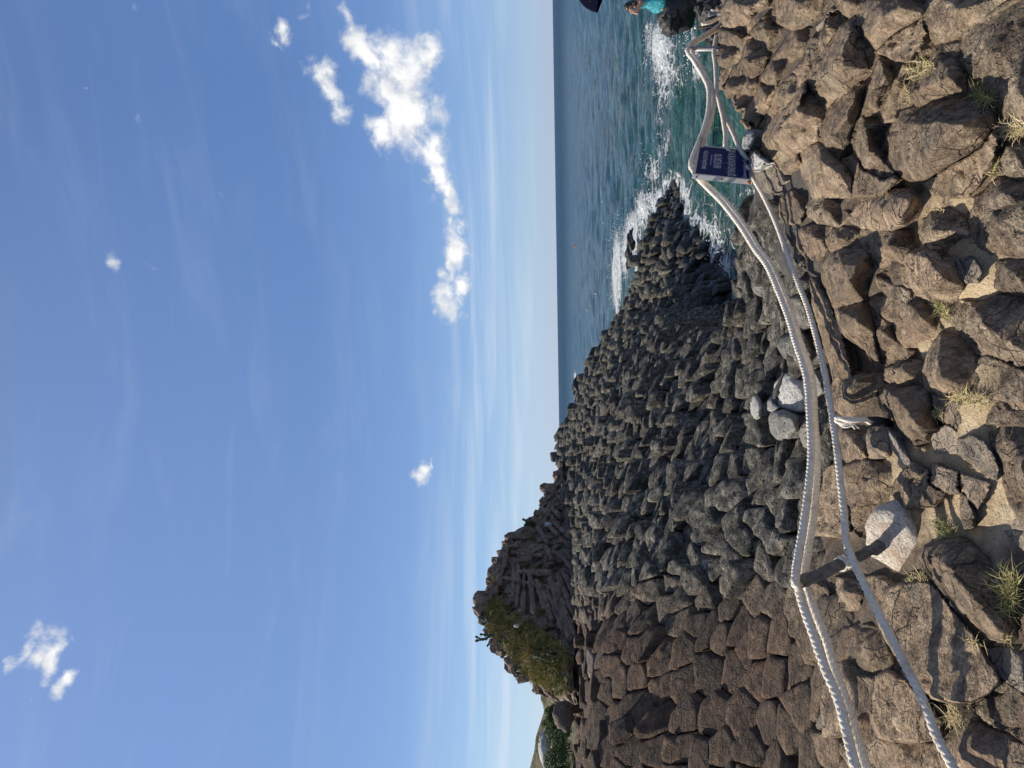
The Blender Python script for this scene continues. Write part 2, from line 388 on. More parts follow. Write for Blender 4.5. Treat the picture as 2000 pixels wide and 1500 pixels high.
for x_, y_, rx_, ry_ in SANDS: sandm = np.maximum(sandm, np.clip(1.4-np.sqrt(((gpx-x_)/rx_)**2+((gpy-y_)/ry_)**2), 0, 1))
sandm = np.maximum(sandm, .42*np.clip((gpx-1740)/80, 0, 1)*np.clip((gpy-330)/60, 0, 1)*np.clip((1120-gpy)/60, 0, 1))*(GY > 1.0)
GZ = GZ-.024-.34*np.clip((nearx(gpy)-6-gpx)/14, 0, 1)*(GY > 3)*near+.034*sandm-.34*(1-near)+.04*fbm(np.stack([GX*5, GY*5, 0*GX+3], -1), 3)*near*(1-sandm)+.03*fbm(np.stack([GX*3, GY*3, 0*GX], -1), 3)*near+.015*fbm(np.stack([GX*14, GY*14, 0*GX], -1), 2)*near
gV = np.stack([GX, GY, GZ], -1).reshape(-1, 3)
nk = len(kk)
gF = [[j*nk+i, j*nk+i+1, (j+1)*nk+i+1, (j+1)*nk+i] for j in range(len(dd)-1) for i in range(nk-1)]
# the part behind the photographer
b0 = len(gV)
gV = np.vstack([gV, [[-9, -9, 3.4], [9, -9, 3.4], [-9, .25, 3.45], [9, .25, 3.45]]])
gF.append([b0, b0+1, b0+3, b0+2])
m = bpy.data.materials.new('sandy_ground'); t = NT(m); b = t.bsdf(); p = t.pos()
s3 = t.new('ShaderNodeSeparateXYZ'); t.put(s3.inputs[0], p); smk = t.attr('sand')
sand = t.ramp(t.noise(p, 5, 6, .65), [(.3, (.34, .25, .15)), (.5, (.52, .40, .25)), (.7, (.64, .52, .35))])
sand = t.mix(.7, sand, t.ramp(t.noise(p, 110, 3), [(.3, .6), (.7, 1.3)]), 'MULTIPLY')
peb = t.voro(p, 42); sand = t.mix(t.math('MULTIPLY', t.rng(peb, .1, .28, 1, 0), t.rng(t.noise(p, 3.5, 3), .52, .62)), sand, (.33, .29, .24))
dk = t.ramp(t.noise(p, 9, 6, .6), [(.3, (.03, .03, .03)), (.7, (.10, .095, .09))])
brnr = t.ramp(t.noise(p, 12, 6, .65), [(.3, (.045, .034, .025)), (.5, (.13, .098, .07)), (.7, (.24, .185, .13))])
sand = t.mix(t.rng(t.math('ADD', smk, t.math('MULTIPLY', t.math('SUBTRACT', t.noise(p, 7, 5), .5), .8)), .2, .45), brnr, sand)
c = t.mix(t.rng(t.math('ADD', s3.outputs[1], t.math('MULTIPLY', t.noise(p, 1.5), 1.4)), 5.0, 6.2), sand, dk)
t.put(b.inputs['Base Color'], c); b.inputs['Roughness'].default_value = .95
t.put(b.inputs['Normal'], t.bump(t.math('ADD', t.noise(p, 30, 6, .7), t.math('MULTIPLY', t.rng(peb, 0, .3, 1, 0), .3)), .02))
tag(mesh_obj('ground', gV, gF, m, origin=np.zeros(3), attrs={'sand': np.concatenate([sandm.reshape(-1), np.zeros(4)])}), 'sandy tan and dark rocky ground showing in the gaps between the stones', 'ground', kind='structure')

# ------------------------------------------------------------------ basalt columns (cells of a cracked plane)
Z5 = lambda o, L: [(o[0]+a/4, o[1]+b/4) for a, b in L]
SEEDS = Z5((1000, 1125), [(700,70),(860,60),(1040,130),(1240,50),(1450,40),(1690,60),(1900,150),(860,200),(1210,230),(1480,190),(1660,260),(690,210),(840,370),(1030,370),(560,320),(680,300),
   (1430,380),(1610,470),(1780,400),(1930,480),(660,480),(800,540),(950,560),(1140,640),(1330,560),(560,640),(560,760),(680,620),(760,690),(980,780),(1140,910),(1340,850),(1540,740),(1740,720),(1910,820),
   (740,890),(850,830),(940,1000),(1130,1120),(1350,1100),(1570,1110),(1810,1040),(1970,1150),(480,760),(590,900),(690,1090),(780,1110),(750,1340),(910,1370),(1090,1390),(1300,1360),(1580,1390),(1850,1370),
   (560,1100),(620,1200),(640,1400),(520,1350),(850,1560),(1080,1590),(1300,1580),(1560,1600),(1830,1600)]) \
 + Z5((1000, 750), [(970,1320),(1170,1320),(1350,1340),(1070,1450),(1270,1460),(1500,1450),(1590,1230),(1800,1220),(1240,1040),(1440,1010),(1460,1170),(1720,1060),(1880,1040),(1880,1290),(1700,1390),(1160,1150),(1030,1210),
   (1900,880),(1720,900),(1580,880),(1400,920),(1890,720),(1720,640),(1560,700),(1880,570),(1700,430),(1560,420),(1460,560),(1850,400)]) \
 + Z5((1500, 1125), [(40,170),(60,450),(190,250),(300,480),(20,800),(210,720),(400,850),(220,990),(480,1100),(130,1220),(470,1360),(30,1450),(640,1400),(330,1500),(620,1560)]) \
 + Z5((1500, 750), [(80,500),(230,530),(230,770),(60,700),(60,900),(150,1030),(300,1080),(90,1250),(270,1260),(110,1420)]) \
 + Z5((1500, 375), [(40,430),(60,760),(40,920),(160,580),(150,740),(60,1040),(20,1180),(30,1340),(130,1390),(130,980),(230,900),(20,600)]) \
 + Z5((1000, 375), [(1770,320),(1880,200),(1960,300),(1930,420),(1750,540),(1840,500),(1900,560),(1800,680),(1700,650),(1890,690),(1960,760),(1800,830),(1900,880),(1700,860),(1980,950),(1800,1060),(1900,1010),(1680,1050),(1760,1180),(1880,1200)])
nearx = lambda y: np.interp(y, [-200, 0, 350, 420, 500, 600, 700, 800, 900, 1000, 1125, 1300, 1500, 1700], [1385, 1395, 1425, 1440, 1500, 1560, 1600, 1590, 1600, 1600, 1580, 1640, 1690, 1720])
sh = hit([s[0] for s in SEEDS], [s[1] for s in SEEDS])
seeds = [(h[0], h[1]) for h in sh]; ns0 = len(seeds)
d = 3.6; row = 0
S0 = np.array(seeds)
while d < 56:
    s = .20+.0065*d
    xs = np.arange(-1.0*d, .8*d, s)+(row % 2)*s/2
    J = rng.uniform(-.48, .48, (len(xs), 2))*s
    X = xs+J[:, 0]; Y = d+J[:, 1]
    Zt = terrain(X, Y)
    px, py, _ = pix(np.stack([X, Y, Zt], 1))
    cliffzone = (Y > 27.5) & (X < -4.1-.02*Y)
    ok = (Zt > -.35) & (px < nearx(py)) & (py > -60) & (py < 1960) & ~cliffzone & (px > 1000)
    ok &= ~((py < 400) & (Zt > .8)) & ~((Zt < .9) & (Y < 15))
    for q in np.where(ok)[0]:
        if ((S0[:, 0]-X[q])**2+(S0[:, 1]-Y[q])**2).min() > (.72*s)**2: seeds.append((X[q], Y[q]))
    d += s*.9; row += 1
S = np.array(seeds)
print('columns', len(S))
cellsz = 1.0
from collections import defaultdict
grid = defaultdict(list)
for i, (x, y) in enumerate(S): grid[(int(math.floor(x/cellsz)), int(math.floor(y/cellsz)))].append(i)
def clip(poly, mx_, my_, nx_, ny_):
    out = []
    n = len(poly)
    for i in range(n):
        a, b2 = poly[i], poly[(i+1) % n]
        da = (a[0]-mx_)*nx_+(a[1]-my_)*ny_; db = (b2[0]-mx_)*nx_+(b2[1]-my_)*ny_
        if da <= 0: out.append(a)
        if da*db < 0:
            tt = da/(da-db); out.append((a[0]+tt*(b2[0]-a[0]), a[1]+tt*(b2[1]-a[1])))
    return out
cells = []
tz_all = terrain(S[:, 0], S[:, 1])
for i, (x, y) in enumerate(S):
    R = (.20+.0065*max(y, 3.6))*(1.35 if y < 12 else 1.1)
    if i < ns0: R *= 1.3
    poly = [(x+R*math.cos(q), y+R*math.sin(q)) for q in np.linspace(0, 2*math.pi, 9)[:-1]]
    gx, gy = int(math.floor(x/cellsz)), int(math.floor(y/cellsz))
    for a in (-1, 0, 1):
        for b2 in (-1, 0, 1):
            for j in grid.get((gx+a, gy+b2), ()):
                if j == i: continue
                dx, dy = S[j, 0]-x, S[j, 1]-y
                L = math.hypot(dx, dy)
                if L < 2.1*R and L > 1e-4: poly = clip(poly, x+dx/2, y+dy/2, dx/L, dy/L)
    cells.append(poly)
def round_poly(poly, n, rad, cut=.22):
    """resample a polygon with softened corners to n points"""
    P = np.array(poly)
    for _ in range(2 if rad else 1):
        Q = []
        for i in range(len(P)):
            a, b2 = P[i], P[(i+1) % len(P)]
            Q += [a*(1-cut)+b2*cut, a*cut+b2*(1-cut)]
        P = np.array(Q)
    C2 = np.vstack([P, P[:1]]); L = np.concatenate([[0], np.cumsum(np.linalg.norm(np.diff(C2, axis=0), axis=1))])
    s = np.linspace(0, L[-1], n, endpoint=False)
    return np.stack([np.interp(s, L, C2[:, k]) for k in (0, 1)], 1)
def column_mesh(i, n, rings, seed):
    """a basalt column standing in its crack cell: top rounded and pitted, shaft going down"""
    poly = cells[i]
    if len(poly) < 3: return None
    x, y = S[i]; z0 = tz_all[i]
    P = round_poly(poly, n, y > 9 and brown_of(i) < .5, .16-.08*brown_of(i))
    c = P.mean(0)
    size = np.sqrt(((P-c)**2).sum(1)).mean()
    e = .05 if y > 11 else .02
    hv = noise(np.array([x*.9, y*.9, 3.0]))*.10*min(1, y/10)+rng.normal()*(.05 if y < 9 else .085)*(1+.02*y)
    if i < ns0: hv = rng.normal()*(.012 if brown_of(i) > .5 else .03)
    # tops follow the lie of the ground plus a tilt of their own
    gxs = (terrain(x+.15, y)-terrain(x-.15, y))/.3; gys = (terrain(x, y+.15)-terrain(x, y-.15))/.3
    br_ = brown_of(i); cap = .3+.9*br_; tlt = .10
    gxs = float(np.clip(gxs, -cap, cap))+rng.normal()*(.17 if br_ < .5 else .10)-.05; gys = float(np.clip(gys, -cap, cap))+tlt+rng.normal()*(.22 if br_ < .5 else .10)
    lean = np.array([-.22, -.05])+rng.normal(size=2)*.08
    prof = rings if brown_of(i) < .5 or len(rings) < 8 else SHARP
    V = []
    for (f, dz) in prof:
        Q = c+(P-c)*f*(.96 if brown_of(i) > .5 else .93)
        dl = -dz
        zz = z0+hv+(Q[:, 0]-x)*gxs+(Q[:, 1]-y)*gys+dz*(1 if dz < -.1 else size/.14)
        if dz < -.1: Q = Q-lean*dz*.0+lean*(-dz)*-1*.35
        V.append(np.column_stack([Q, zz]))
    cz_ = z0+hv+(c[0]-x)*gxs+(c[1]-y)*gys+.008
    V = np.vstack(V+[np.array([[c[0], c[1], cz_]])])
    am = np.concatenate([np.full(n, min(1, 1.2*abs(dz)**.3) if False else 1.0) for f, dz in prof]+[[1.0]])
    D = np.stack([fbm(V*9+seed, 3), fbm(V*9+seed+31, 3), fbm(V*9+seed+57, 3)], 1)
    V = V+D*np.array([.10, .10, .12])*size*(.65 if brown_of(i) > .5 else .8)*am[:, None]
    Fc = []
    for r in range(len(prof)-1):
        for k in range(n):
            k2 = (k+1) % n
            Fc.append([r*n+k, r*n+k2, (r+1)*n+k2, (r+1)*n+k])
    b0 = (len(prof)-1)*n
    for k in range(n): Fc.append([b0+k, b0+(k+1) % n, len(V)-1])
    return V, Fc
SHARP = [(1.0, -.75), (1.02, -.28), (1.0, -.105), (.995, -.05), (.985, -.018), (.95, -.004), (.70, .0), (.36, .001)]
FULL = [(1.0, -.75), (1.02, -.28), (1.0, -.10), (.985, -.05), (.965, -.018), (.90, -.004), (.66, .003), (.36, .006)]
MIDR = [(1.0, -.7), (1.02, -.2), (1.0, -.05), (.95, -.010), (.62, .0)]
LOWR = [(1.0, -.7), (1.0, -.06), (.92, -.008)]
tops = np.column_stack([S, tz_all])
px, py, pw = pix(tops)
inframe = (px > 990) & (px < 2000) & (py > -20) & (py < 1520)
def areaof(i):
    if len(cells[i]) < 3 or not inframe[i]: return 0
    q = np.array(cells[i]); zz = np.interp(0, [0], [0])+tz_all[i]
    ax, ay, _ = pix(np.column_stack([q, terrain(q[:, 0], q[:, 1])]))
    return .5*abs(np.dot(ax, np.roll(ay, 1))-np.dot(ay, np.roll(ax, 1)))
AR = np.array([areaof(i) for i in range(len(S))])
order = np.argsort(-AR)
big = set(order[:300].tolist())
def brown_of(i): return float(np.clip((py[i]-1110+.12*(px[i]-1350)+40*noise(np.array([S[i,0]*1.3, S[i,1]*1.3, 9.])))/110, 0, 1))
ZONES = [
 (lambda x, y: y > 1330 and x < 1420, 'dark brown broad column top in the upper bank under the scrubby hill', 'column tops of the brown upper bank'),
 (lambda x, y: y > 1330, 'dark brown block-like column top below the white double rope near its left post', 'brown column tops beside the double rope'),
 (lambda x, y: y > 1180 and x < 1250, 'weathered brown column head at the foot of the grassy cliff', 'column heads at the foot of the cliff'),
 (lambda x, y: y > 1180, 'brown hexagonal column top with pale rim, left of the grey pitted columns', 'brown hexagonal column tops'),
 (lambda x, y: y > 980 and x > 1440, 'grey brown column top just beyond the rope between post and pale boulders', 'column tops just beyond the rope'),
 (lambda x, y: y > 980, 'dark grey pitted hexagonal column standing proud in the middle of the field', 'grey pitted hexagonal columns'),
 (lambda x, y: y > 780 and x > 1400, 'grey flat pitted column top in the pavement behind the pale granite boulders', 'flat grey column tops behind the pale boulders'),
 (lambda x, y: y > 780, 'small dark grey rounded column in the broad field sloping up to the skyline', 'small grey columns of the field'),
 (lambda x, y: y > 560 and x > 1420, 'rounded grey cobble-like column end below the double rope by the cove', 'cobble-like column ends by the rope'),
 (lambda x, y: y > 560, 'dark grey column standing above the wave washed cove', 'grey columns above the cove'),
 (lambda x, y: True, 'grey brown flat column top between the blue sign and the cove', 'column tops beside the blue sign'),
]
stuffV, stuffF, sT, sB, sP = [], [], [], [], []
base = 0
for i in range(len(S)):
    if len(cells[i]) < 3: continue
    tint = float(rng.random()); br = brown_of(i); pl = .0
    if rng.random() < .010: pl = .16
    if i in big:
        r = column_mesh(i, 26, FULL, i*.37)
        V, Fc = r
        o = mesh_obj('basalt_column', V, Fc, ROCK, attrs={'tint': np.full(len(V), tint), 'brown': np.full(len(V), br), 'pale': np.full(len(V), pl)})
        for fn, lab, grp in ZONES:
            if fn(px[i], py[i]): break
        tag(o, lab, 'basalt column', grp, 'thing')
    else:
        far = S[i, 1] > 22
        r = column_mesh(i, 9 if far else 13, LOWR if far else MIDR, i*.37)
        V, Fc = r
        stuffV.append(V); stuffF += [[q+base for q in f] for f in Fc]; base += len(V)
        sT.append(np.full(len(V), tint)); sB.append(np.full(len(V), br)); sP.append(np.full(len(V), pl))
o = mesh_obj('distant_columns', np.vstack(stuffV), stuffF, ROCK, origin=np.zeros(3), attrs={'tint': np.concatenate(sT), 'brown': np.concatenate(sB), 'pale': np.concatenate(sP)})
tag(o, 'thousands of small dark basalt columns packed across the headland and reef', 'column field', kind='stuff')
# ------------------------------------------------------------------ sea
kk = np.linspace(-1.25, 1.6, 420)
dd = np.concatenate([np.linspace(9, 48, 330), np.geomspace(48.3, 220, 150), np.geomspace(224, 30000, 70)])
KX, DY = np.meshgrid(kk, dd); SX = KX*DY; SY = DY
amp = np.clip(1.15-SY/400, .1, 1)
w1 = np.stack([SX*.12+5, SY*.34, 0*SX], -1); w2 = np.stack([SX*.35, SY*.9, 0*SX+4], -1); w3 = np.stack([SX*1.0, SY*2.1, 0*SX+8], -1)
SZ = (.26*noise(w1)+.19*noise(w2)+.085*noise(w3)*np.clip(1.6-SY/40, 0, 1))*amp
T = terrain(SX, SY)
# swell heaps up where it meets rock
sh_ = np.clip(1-np.abs(T+.15)/.9, 0, 1)*(SY > 14)
SZ += .10*sh_*(.5+noise(w2*1.3))
# shallowness and foam
shallow = np.clip((T+2.6)/2.6, 0, 1)*(SY < 75)
def patch(x, y, rx, ry, w):
    """foam centred on a photographed point of the sea, sizes in photo pixels"""
    c = at_z(x, y, 0.0); a, b_, ww = pix(np.stack([SX, SY, SZ*0], -1))
    return w*np.clip(1.25-np.sqrt(((a-x)/rx)**2+((b_-y)/ry)**2), 0, 1)
a_, b_, _ = pix(np.stack([SX, SY, SZ*0], -1))
FOAM = [(1205,530,11,74,1.1),(1222,490,9,54,1.0),(1235,455,17,44,1.1),(1256,410,15,38,.95),(1290,392,28,24,1.0),(1310,415,14,22,.9),(1245,520,6,30,.8),(1205,600,5,40,.7),
        (1338,428,26,40,.75),(1392,570,24,46,1.05),(1392,510,30,65,.7),(1400,590,14,16,1.0),(1278,335,14,34,.5),
        (1293,90,17,50,1.15),(1300,130,24,80,.6),(1265,70,14,45,.4),(1355,90,14,70,.6),(1345,35,10,25,.8),(1365,130,10,40,.55),(1290,210,7,80,.3),(1305,280,6,40,.3),(1255,140,8,60,.2),(1350,40,14,26,.7),(1290,300,8,26,.4),(1420,470,16,60,.25),(1124,742,2.5,16,1.2)]
foam = np.clip((1-np.abs(T+.25)/.55), 0, 1)*.62*(SY > 16)*(SY < 75)
for x, y, rx, ry, w in FOAM:
    foam = np.maximum(foam, w*np.clip(1.3-np.sqrt(((a_-x)/rx)**2+((b_-y)/ry)**2), 0, 1))
SZ += .16*np.clip(foam-.45, 0, 1)*(.6+np.clip(noise(np.stack([SX*1.6, SY*1.6, 0*SX+2], -1)), -.5, 1))
sV = np.stack([SX, SY, SZ], -1).reshape(-1, 3); nk = len(kk)
sF = [[j*nk+i, j*nk+i+1, (j+1)*nk+i+1, (j+1)*nk+i] for j in range(len(dd)-1) for i in range(nk-1)]
m = bpy.data.materials.new('sea_water'); t = NT(m); b = t.bsdf(); p = t.pos()
s3 = t.new('ShaderNodeSeparateXYZ'); t.put(s3.inputs[0], p)
fo = t.attr('foam'); shl = t.attr('shallow')
mp = t.new('ShaderNodeMapping'); t.put(mp.inputs[0], p); mp.inputs['Scale'].default_value = (.62, 1.3, 1)
n1 = t.noise(mp.outputs[0], .55, 6, .62, .3); n2 = t.noise(mp.outputs[0], 2.6, 5, .6, .3); n0 = t.noise(mp.outputs[0], .06, 4, .55)
deep = t.mix(t.rng(t.math('ADD', t.math('MULTIPLY', n1, .6), t.math('MULTIPLY', n2, .4)), .42, .58), (.004, .038, .060), (.022, .105, .135))
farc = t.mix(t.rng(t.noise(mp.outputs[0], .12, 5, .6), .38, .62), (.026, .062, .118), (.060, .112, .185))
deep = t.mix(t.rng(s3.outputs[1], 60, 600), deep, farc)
deep = t.mix(t.math('MULTIPLY', t.rng(n0, .5, .7), .5), deep, (.006, .035, .07))
green = t.mix(t.rng(n1, .35, .65), (.012, .062, .046), (.034, .118, .082))
near_ = t.rng(t.math('ADD', s3.outputs[1], t.math('MULTIPLY', n0, 20)), 30, 64, 1, 0, True)
c = t.mix(t.math('MAXIMUM', t.math('MULTIPLY', near_, .92), t.math('MULTIPLY', shl, .9)), deep, green)
# lacy foam
wn = t.new('ShaderNodeTexNoise'); t.put(wn.inputs['Vector'], p); wn.inputs['Scale'].default_value = 1.6; wn.inputs['Detail'].default_value = 4
fp = t.vmath('ADD', p, t.vmath('SCALE', wn.outputs[1], scale=.6))
lace = t.rng(t.voro(fp, 1.9, 'DISTANCE_TO_EDGE'), .0, .22, 1, 0)
lace2 = t.rng(t.voro(fp, 5.5, 'DISTANCE_TO_EDGE'), .0, .25, 1, 0)
fn = t.noise(mp.outputs[0], 2.4, 7, .6, .5)
fv = t.math('ADD', fo, t.math('ADD', t.math('MULTIPLY', t.math('MAXIMUM', lace, t.math('MULTIPLY', lace2, .8)), .62), t.math('MULTIPLY', t.math('SUBTRACT', fn, .5), 1.2)))
fm = t.math('MULTIPLY', t.rng(fv, .60, .92, 0, 1, True), t.rng(fo, .03, .16))
# scattered whitecaps
cap = t.math('MULTIPLY', t.rng(t.noise(mp.outputs[0], 1.9, 3, .5), .735, .78), t.rng(s3.outputs[1], 400, 700, .7, 0))
fm = t.math('MAXIMUM', fm, cap)
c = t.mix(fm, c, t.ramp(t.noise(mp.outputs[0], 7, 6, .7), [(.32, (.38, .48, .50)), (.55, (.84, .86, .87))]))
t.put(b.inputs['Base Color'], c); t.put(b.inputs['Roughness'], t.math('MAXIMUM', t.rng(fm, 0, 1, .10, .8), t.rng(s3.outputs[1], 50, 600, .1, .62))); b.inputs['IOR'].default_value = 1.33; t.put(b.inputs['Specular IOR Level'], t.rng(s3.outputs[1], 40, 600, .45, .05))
h = t.math('ADD', t.math('MULTIPLY', n1, 1.1), t.math('MULTIPLY', n2, .45))
h = t.math('ADD', h, t.math('MULTIPLY', n0, t.rng(s3.outputs[1], 60, 800, 0, 9)))
h = t.math('ADD', h, t.math('MULTIPLY', t.noise(mp.outputs[0], 9, 4, .6), .09))
h = t.math('ADD', h, t.math('MULTIPLY', fm, t.math('MULTIPLY', fn, .35)))
t.put(b.inputs['Normal'], t.bump(h, 1.1, 1.0))
tag(mesh_obj('sea', sV, sF, m, origin=np.zeros(3), attrs={'foam': foam.reshape(-1), 'shallow': shallow.reshape(-1)}), 'blue green sea with short waves and foam around the reef', 'sea', kind='structure')
# ------------------------------------------------------------------ near stones, each from its own outline on the bank
def inside(poly, q):
    x, y = q[:, 0], q[:, 1]; r = np.zeros(len(q), bool); n = len(poly); j = n-1
    for i in range(n):
        xi, yi = poly[i]; xj, yj = poly[j]
        if yi != yj:
            r ^= ((yi > y) != (yj > y)) & (x < (xj-xi)*(y-yi)/(yj-yi)+xi)
        j = i
    return r
def edge_dist(poly, q):
    P = np.asarray(poly); Q = np.roll(P, -1, 0); best = np.full(len(q), 1e9)
    for a, b2 in zip(P, Q):
        ab = b2-a; tt = np.clip(((q-a)@ab)/(ab@ab+1e-9), 0, 1)
        best = np.minimum(best, np.linalg.norm(q-(a+tt[:, None]*ab), axis=1))
    return best
def soften(poly, times=1, cut=.14):
    P = np.asarray(poly, float)
    for _ in range(times):
        Q = []
        for i in range(len(P)):
            a, b2 = P[i], P[(i+1) % len(P)]
            Q += [a*(1-cut)+b2*cut, a*cut+b2*(1-cut)]
        P = np.array(Q)
    return P
def stone(name, label, cat, outline, ridge=(), H=None, brown=1.0, pale=0.0, group=None, lift=0.0, spacing=4.3, rough=1.0, cut=.06, deep=.35, bevel=.11, strata=0.0, mat=None, parent=None, grow=1.0):
    P0 = np.asarray(outline, float)
    if grow != 1.0: P0 = P0.mean(0)+(P0-P0.mean(0))*grow
    Ps = soften(P0, 2, cut)
    pts = []
    for i in range(len(Ps)):
        a, b2 = Ps[i], Ps[(i+1) % len(Ps)]
        n = max(1, int(np.linalg.norm(b2-a)/spacing))
        for k in range(n): pts.append(a+(b2-a)*k/n)
    B = np.array(pts)
    sd_ = hash(label) % 1000 if False else sum(ord(ch)*(k+1) for k, ch in enumerate(label)) % 997
    nzv = np.stack([fbm(np.column_stack([B*.06, np.full(len(B), sd_*.71)]), 3), fbm(np.column_stack([B*.06, np.full(len(B), sd_*.71+50)]), 3)], 1)
    B = B+nzv*1.7*rough
    x0, y0 = B.min(0); x1, y1 = B.max(0)
    gx, gy = np.meshgrid(np.arange(x0, x1, spacing), np.arange(y0, y1, spacing*.87))
    gx = gx+(np.arange(gx.shape[0]) % 2)[:, None]*spacing/2
    G = np.stack([gx, gy], -1).reshape(-1, 2)+rng.uniform(-.22, .22, (gx.size, 2))*spacing
    G = G[inside(B, G)]
    if len(G): G = G[edge_dist(B, G) > spacing*.55]
    A = np.vstack([B, G]) if len(G) else B
    nb = len(B)
    vs, _, fs, ov, _, _ = delaunay_2d_cdt([Vector(a) for a in A], [(i, (i+1) % nb) for i in range(nb)], [], 1, 1e-5)
    V2 = np.array([list(v) for v in vs])
    ed = edge_dist(B, V2)
    inr = max(ed.max(), 4)
    dist = pix(hit([P0[:, 0].mean()], [P0[:, 1].mean()]))[2][0]
    mpp = dist/F                                   # metres per photo pixel here
    if H is None: H = .17*inr*mpp
    w = np.clip(ed/(bevel*inr), 0, 1)
    h = H*np.sqrt(np.clip(1-(1-w)**2, 0, 1))
    # facets: straight slopes between the ridge points and the outline
    if ridge:
        C2 = [Vector(a) for a in P0.tolist()]+[Vector(r[:2]) for r in ridge]
        hh = [0.0]*len(P0)+[r[2] for r in ridge]
        n0 = len(P0)
        cv, _, cf, cov, _, _ = delaunay_2d_cdt(C2, [(i, (i+1) % n0) for i in range(n0)], [], 1, 1e-5)
        ch = [max([hh[k] for k in o_] or [0]) for o_ in cov]
        f = np.zeros(len(V2))
        for tri in cf:
            a, b2, c2 = [np.array(cv[k]) for k in tri[:3]]
            T2 = np.array([b2-a, c2-a]).T
            try: L = np.linalg.solve(T2, (V2-a).T)
            except np.linalg.LinAlgError: continue
            ok = (L[0] >= -.01) & (L[1] >= -.01) & (L.sum(0) <= 1.01)
            val = ch[tri[0]]*(1-L[0]-L[1])+ch[tri[1]]*L[0]+ch[tri[2]]*L[1]
            f[ok] = val[ok]
        h = h*.12+f
    ta, tb = np.sin(sd_*1.7)*.15, np.cos(sd_*2.3)*.15
    c0 = V2.mean(0); h = h+((V2[:, 0]-c0[0])*ta+(V2[:, 1]-c0[1])*tb)*mpp*w
    h = h+lift
    Pw = hit(V2[:, 0], V2[:, 1], h)
    inn = np.clip(ed/(spacing*1.5), .25, 1)
    nz1 = fbm(Pw*4.5+sd_, 4)*.008+fbm(Pw*18+sd_, 3)*.006
    if strata:
        q = Pw@np.array([.5, .35, .8])*34+2.5*fbm(Pw*4, 2); nz1 = nz1+strata*.012*np.sin(q)
    crk = np.abs(noise(Pw*6.5+sd_*1.3)); nz1 = nz1-.022*np.clip(1-crk/.10, 0, 1)*(noise(Pw*2+sd_) > .05)
    Pw[:, 2] += nz1*inn*rough*np.clip(dist/3.5, .8, 1.6)
    n = len(V2)
    orig = [o_[0] if o_ else -1 for o_ in ov]
    bidx = [None]*nb
    for k, o_ in enumerate(ov):
        for q in o_:
            if q < nb: bidx[q] = k
    bidx = [q for q in bidx if q is not None]
    ctr = Pw.mean(0)
    rim = Pw[bidx]
    r1 = rim.copy(); r1[:, 2] -= .05; r1[:, :2] += (rim-ctr)[:, :2]*.015
    r2 = rim.copy(); r2[:, 2] -= deep; r2[:, :2] -= (rim-ctr)[:, :2]*.05
    V = np.vstack([Pw, r1, r2]); m_ = len(bidx)
    Fc = [list(f) for f in fs]
    # make sure the top faces look up
    if Fc:
        a, b2, c2 = [V2[k] for k in Fc[0][:3]]
    for k in range(m_):
        k2 = (k+1) % m_
        Fc.append([bidx[k], bidx[k2], n+k2, n+k]); Fc.append([n+k, n+k2, n+m_+k2, n+m_+k])
    Fc.append([n+m_+k for k in range(m_)])
    tint = (sd_ % 100)/100.0
    o = mesh_obj(name, V, Fc, mat or ROCK, parent, attrs={'tint': np.full(len(V), tint), 'brown': np.full(len(V), brown), 'pale': np.full(len(V), pale)})
    import bmesh
    bm = bmesh.new(); bm.from_mesh(o.data); bmesh.ops.recalc_face_normals(bm, faces=bm.faces); bm.to_mesh(o.data); bm.free()
    if parent is None: tag(o, label, cat, group, 'thing')
    return o
def T4(o, L): return [(o[0]+p[0]/4, o[1]+p[1]/4)+tuple(p[2:]) for p in L]
OA, OB, OC, OD, OE = (1500, 1125), (1500, 750), (1500, 375), (1500, 0), (1000, 0)
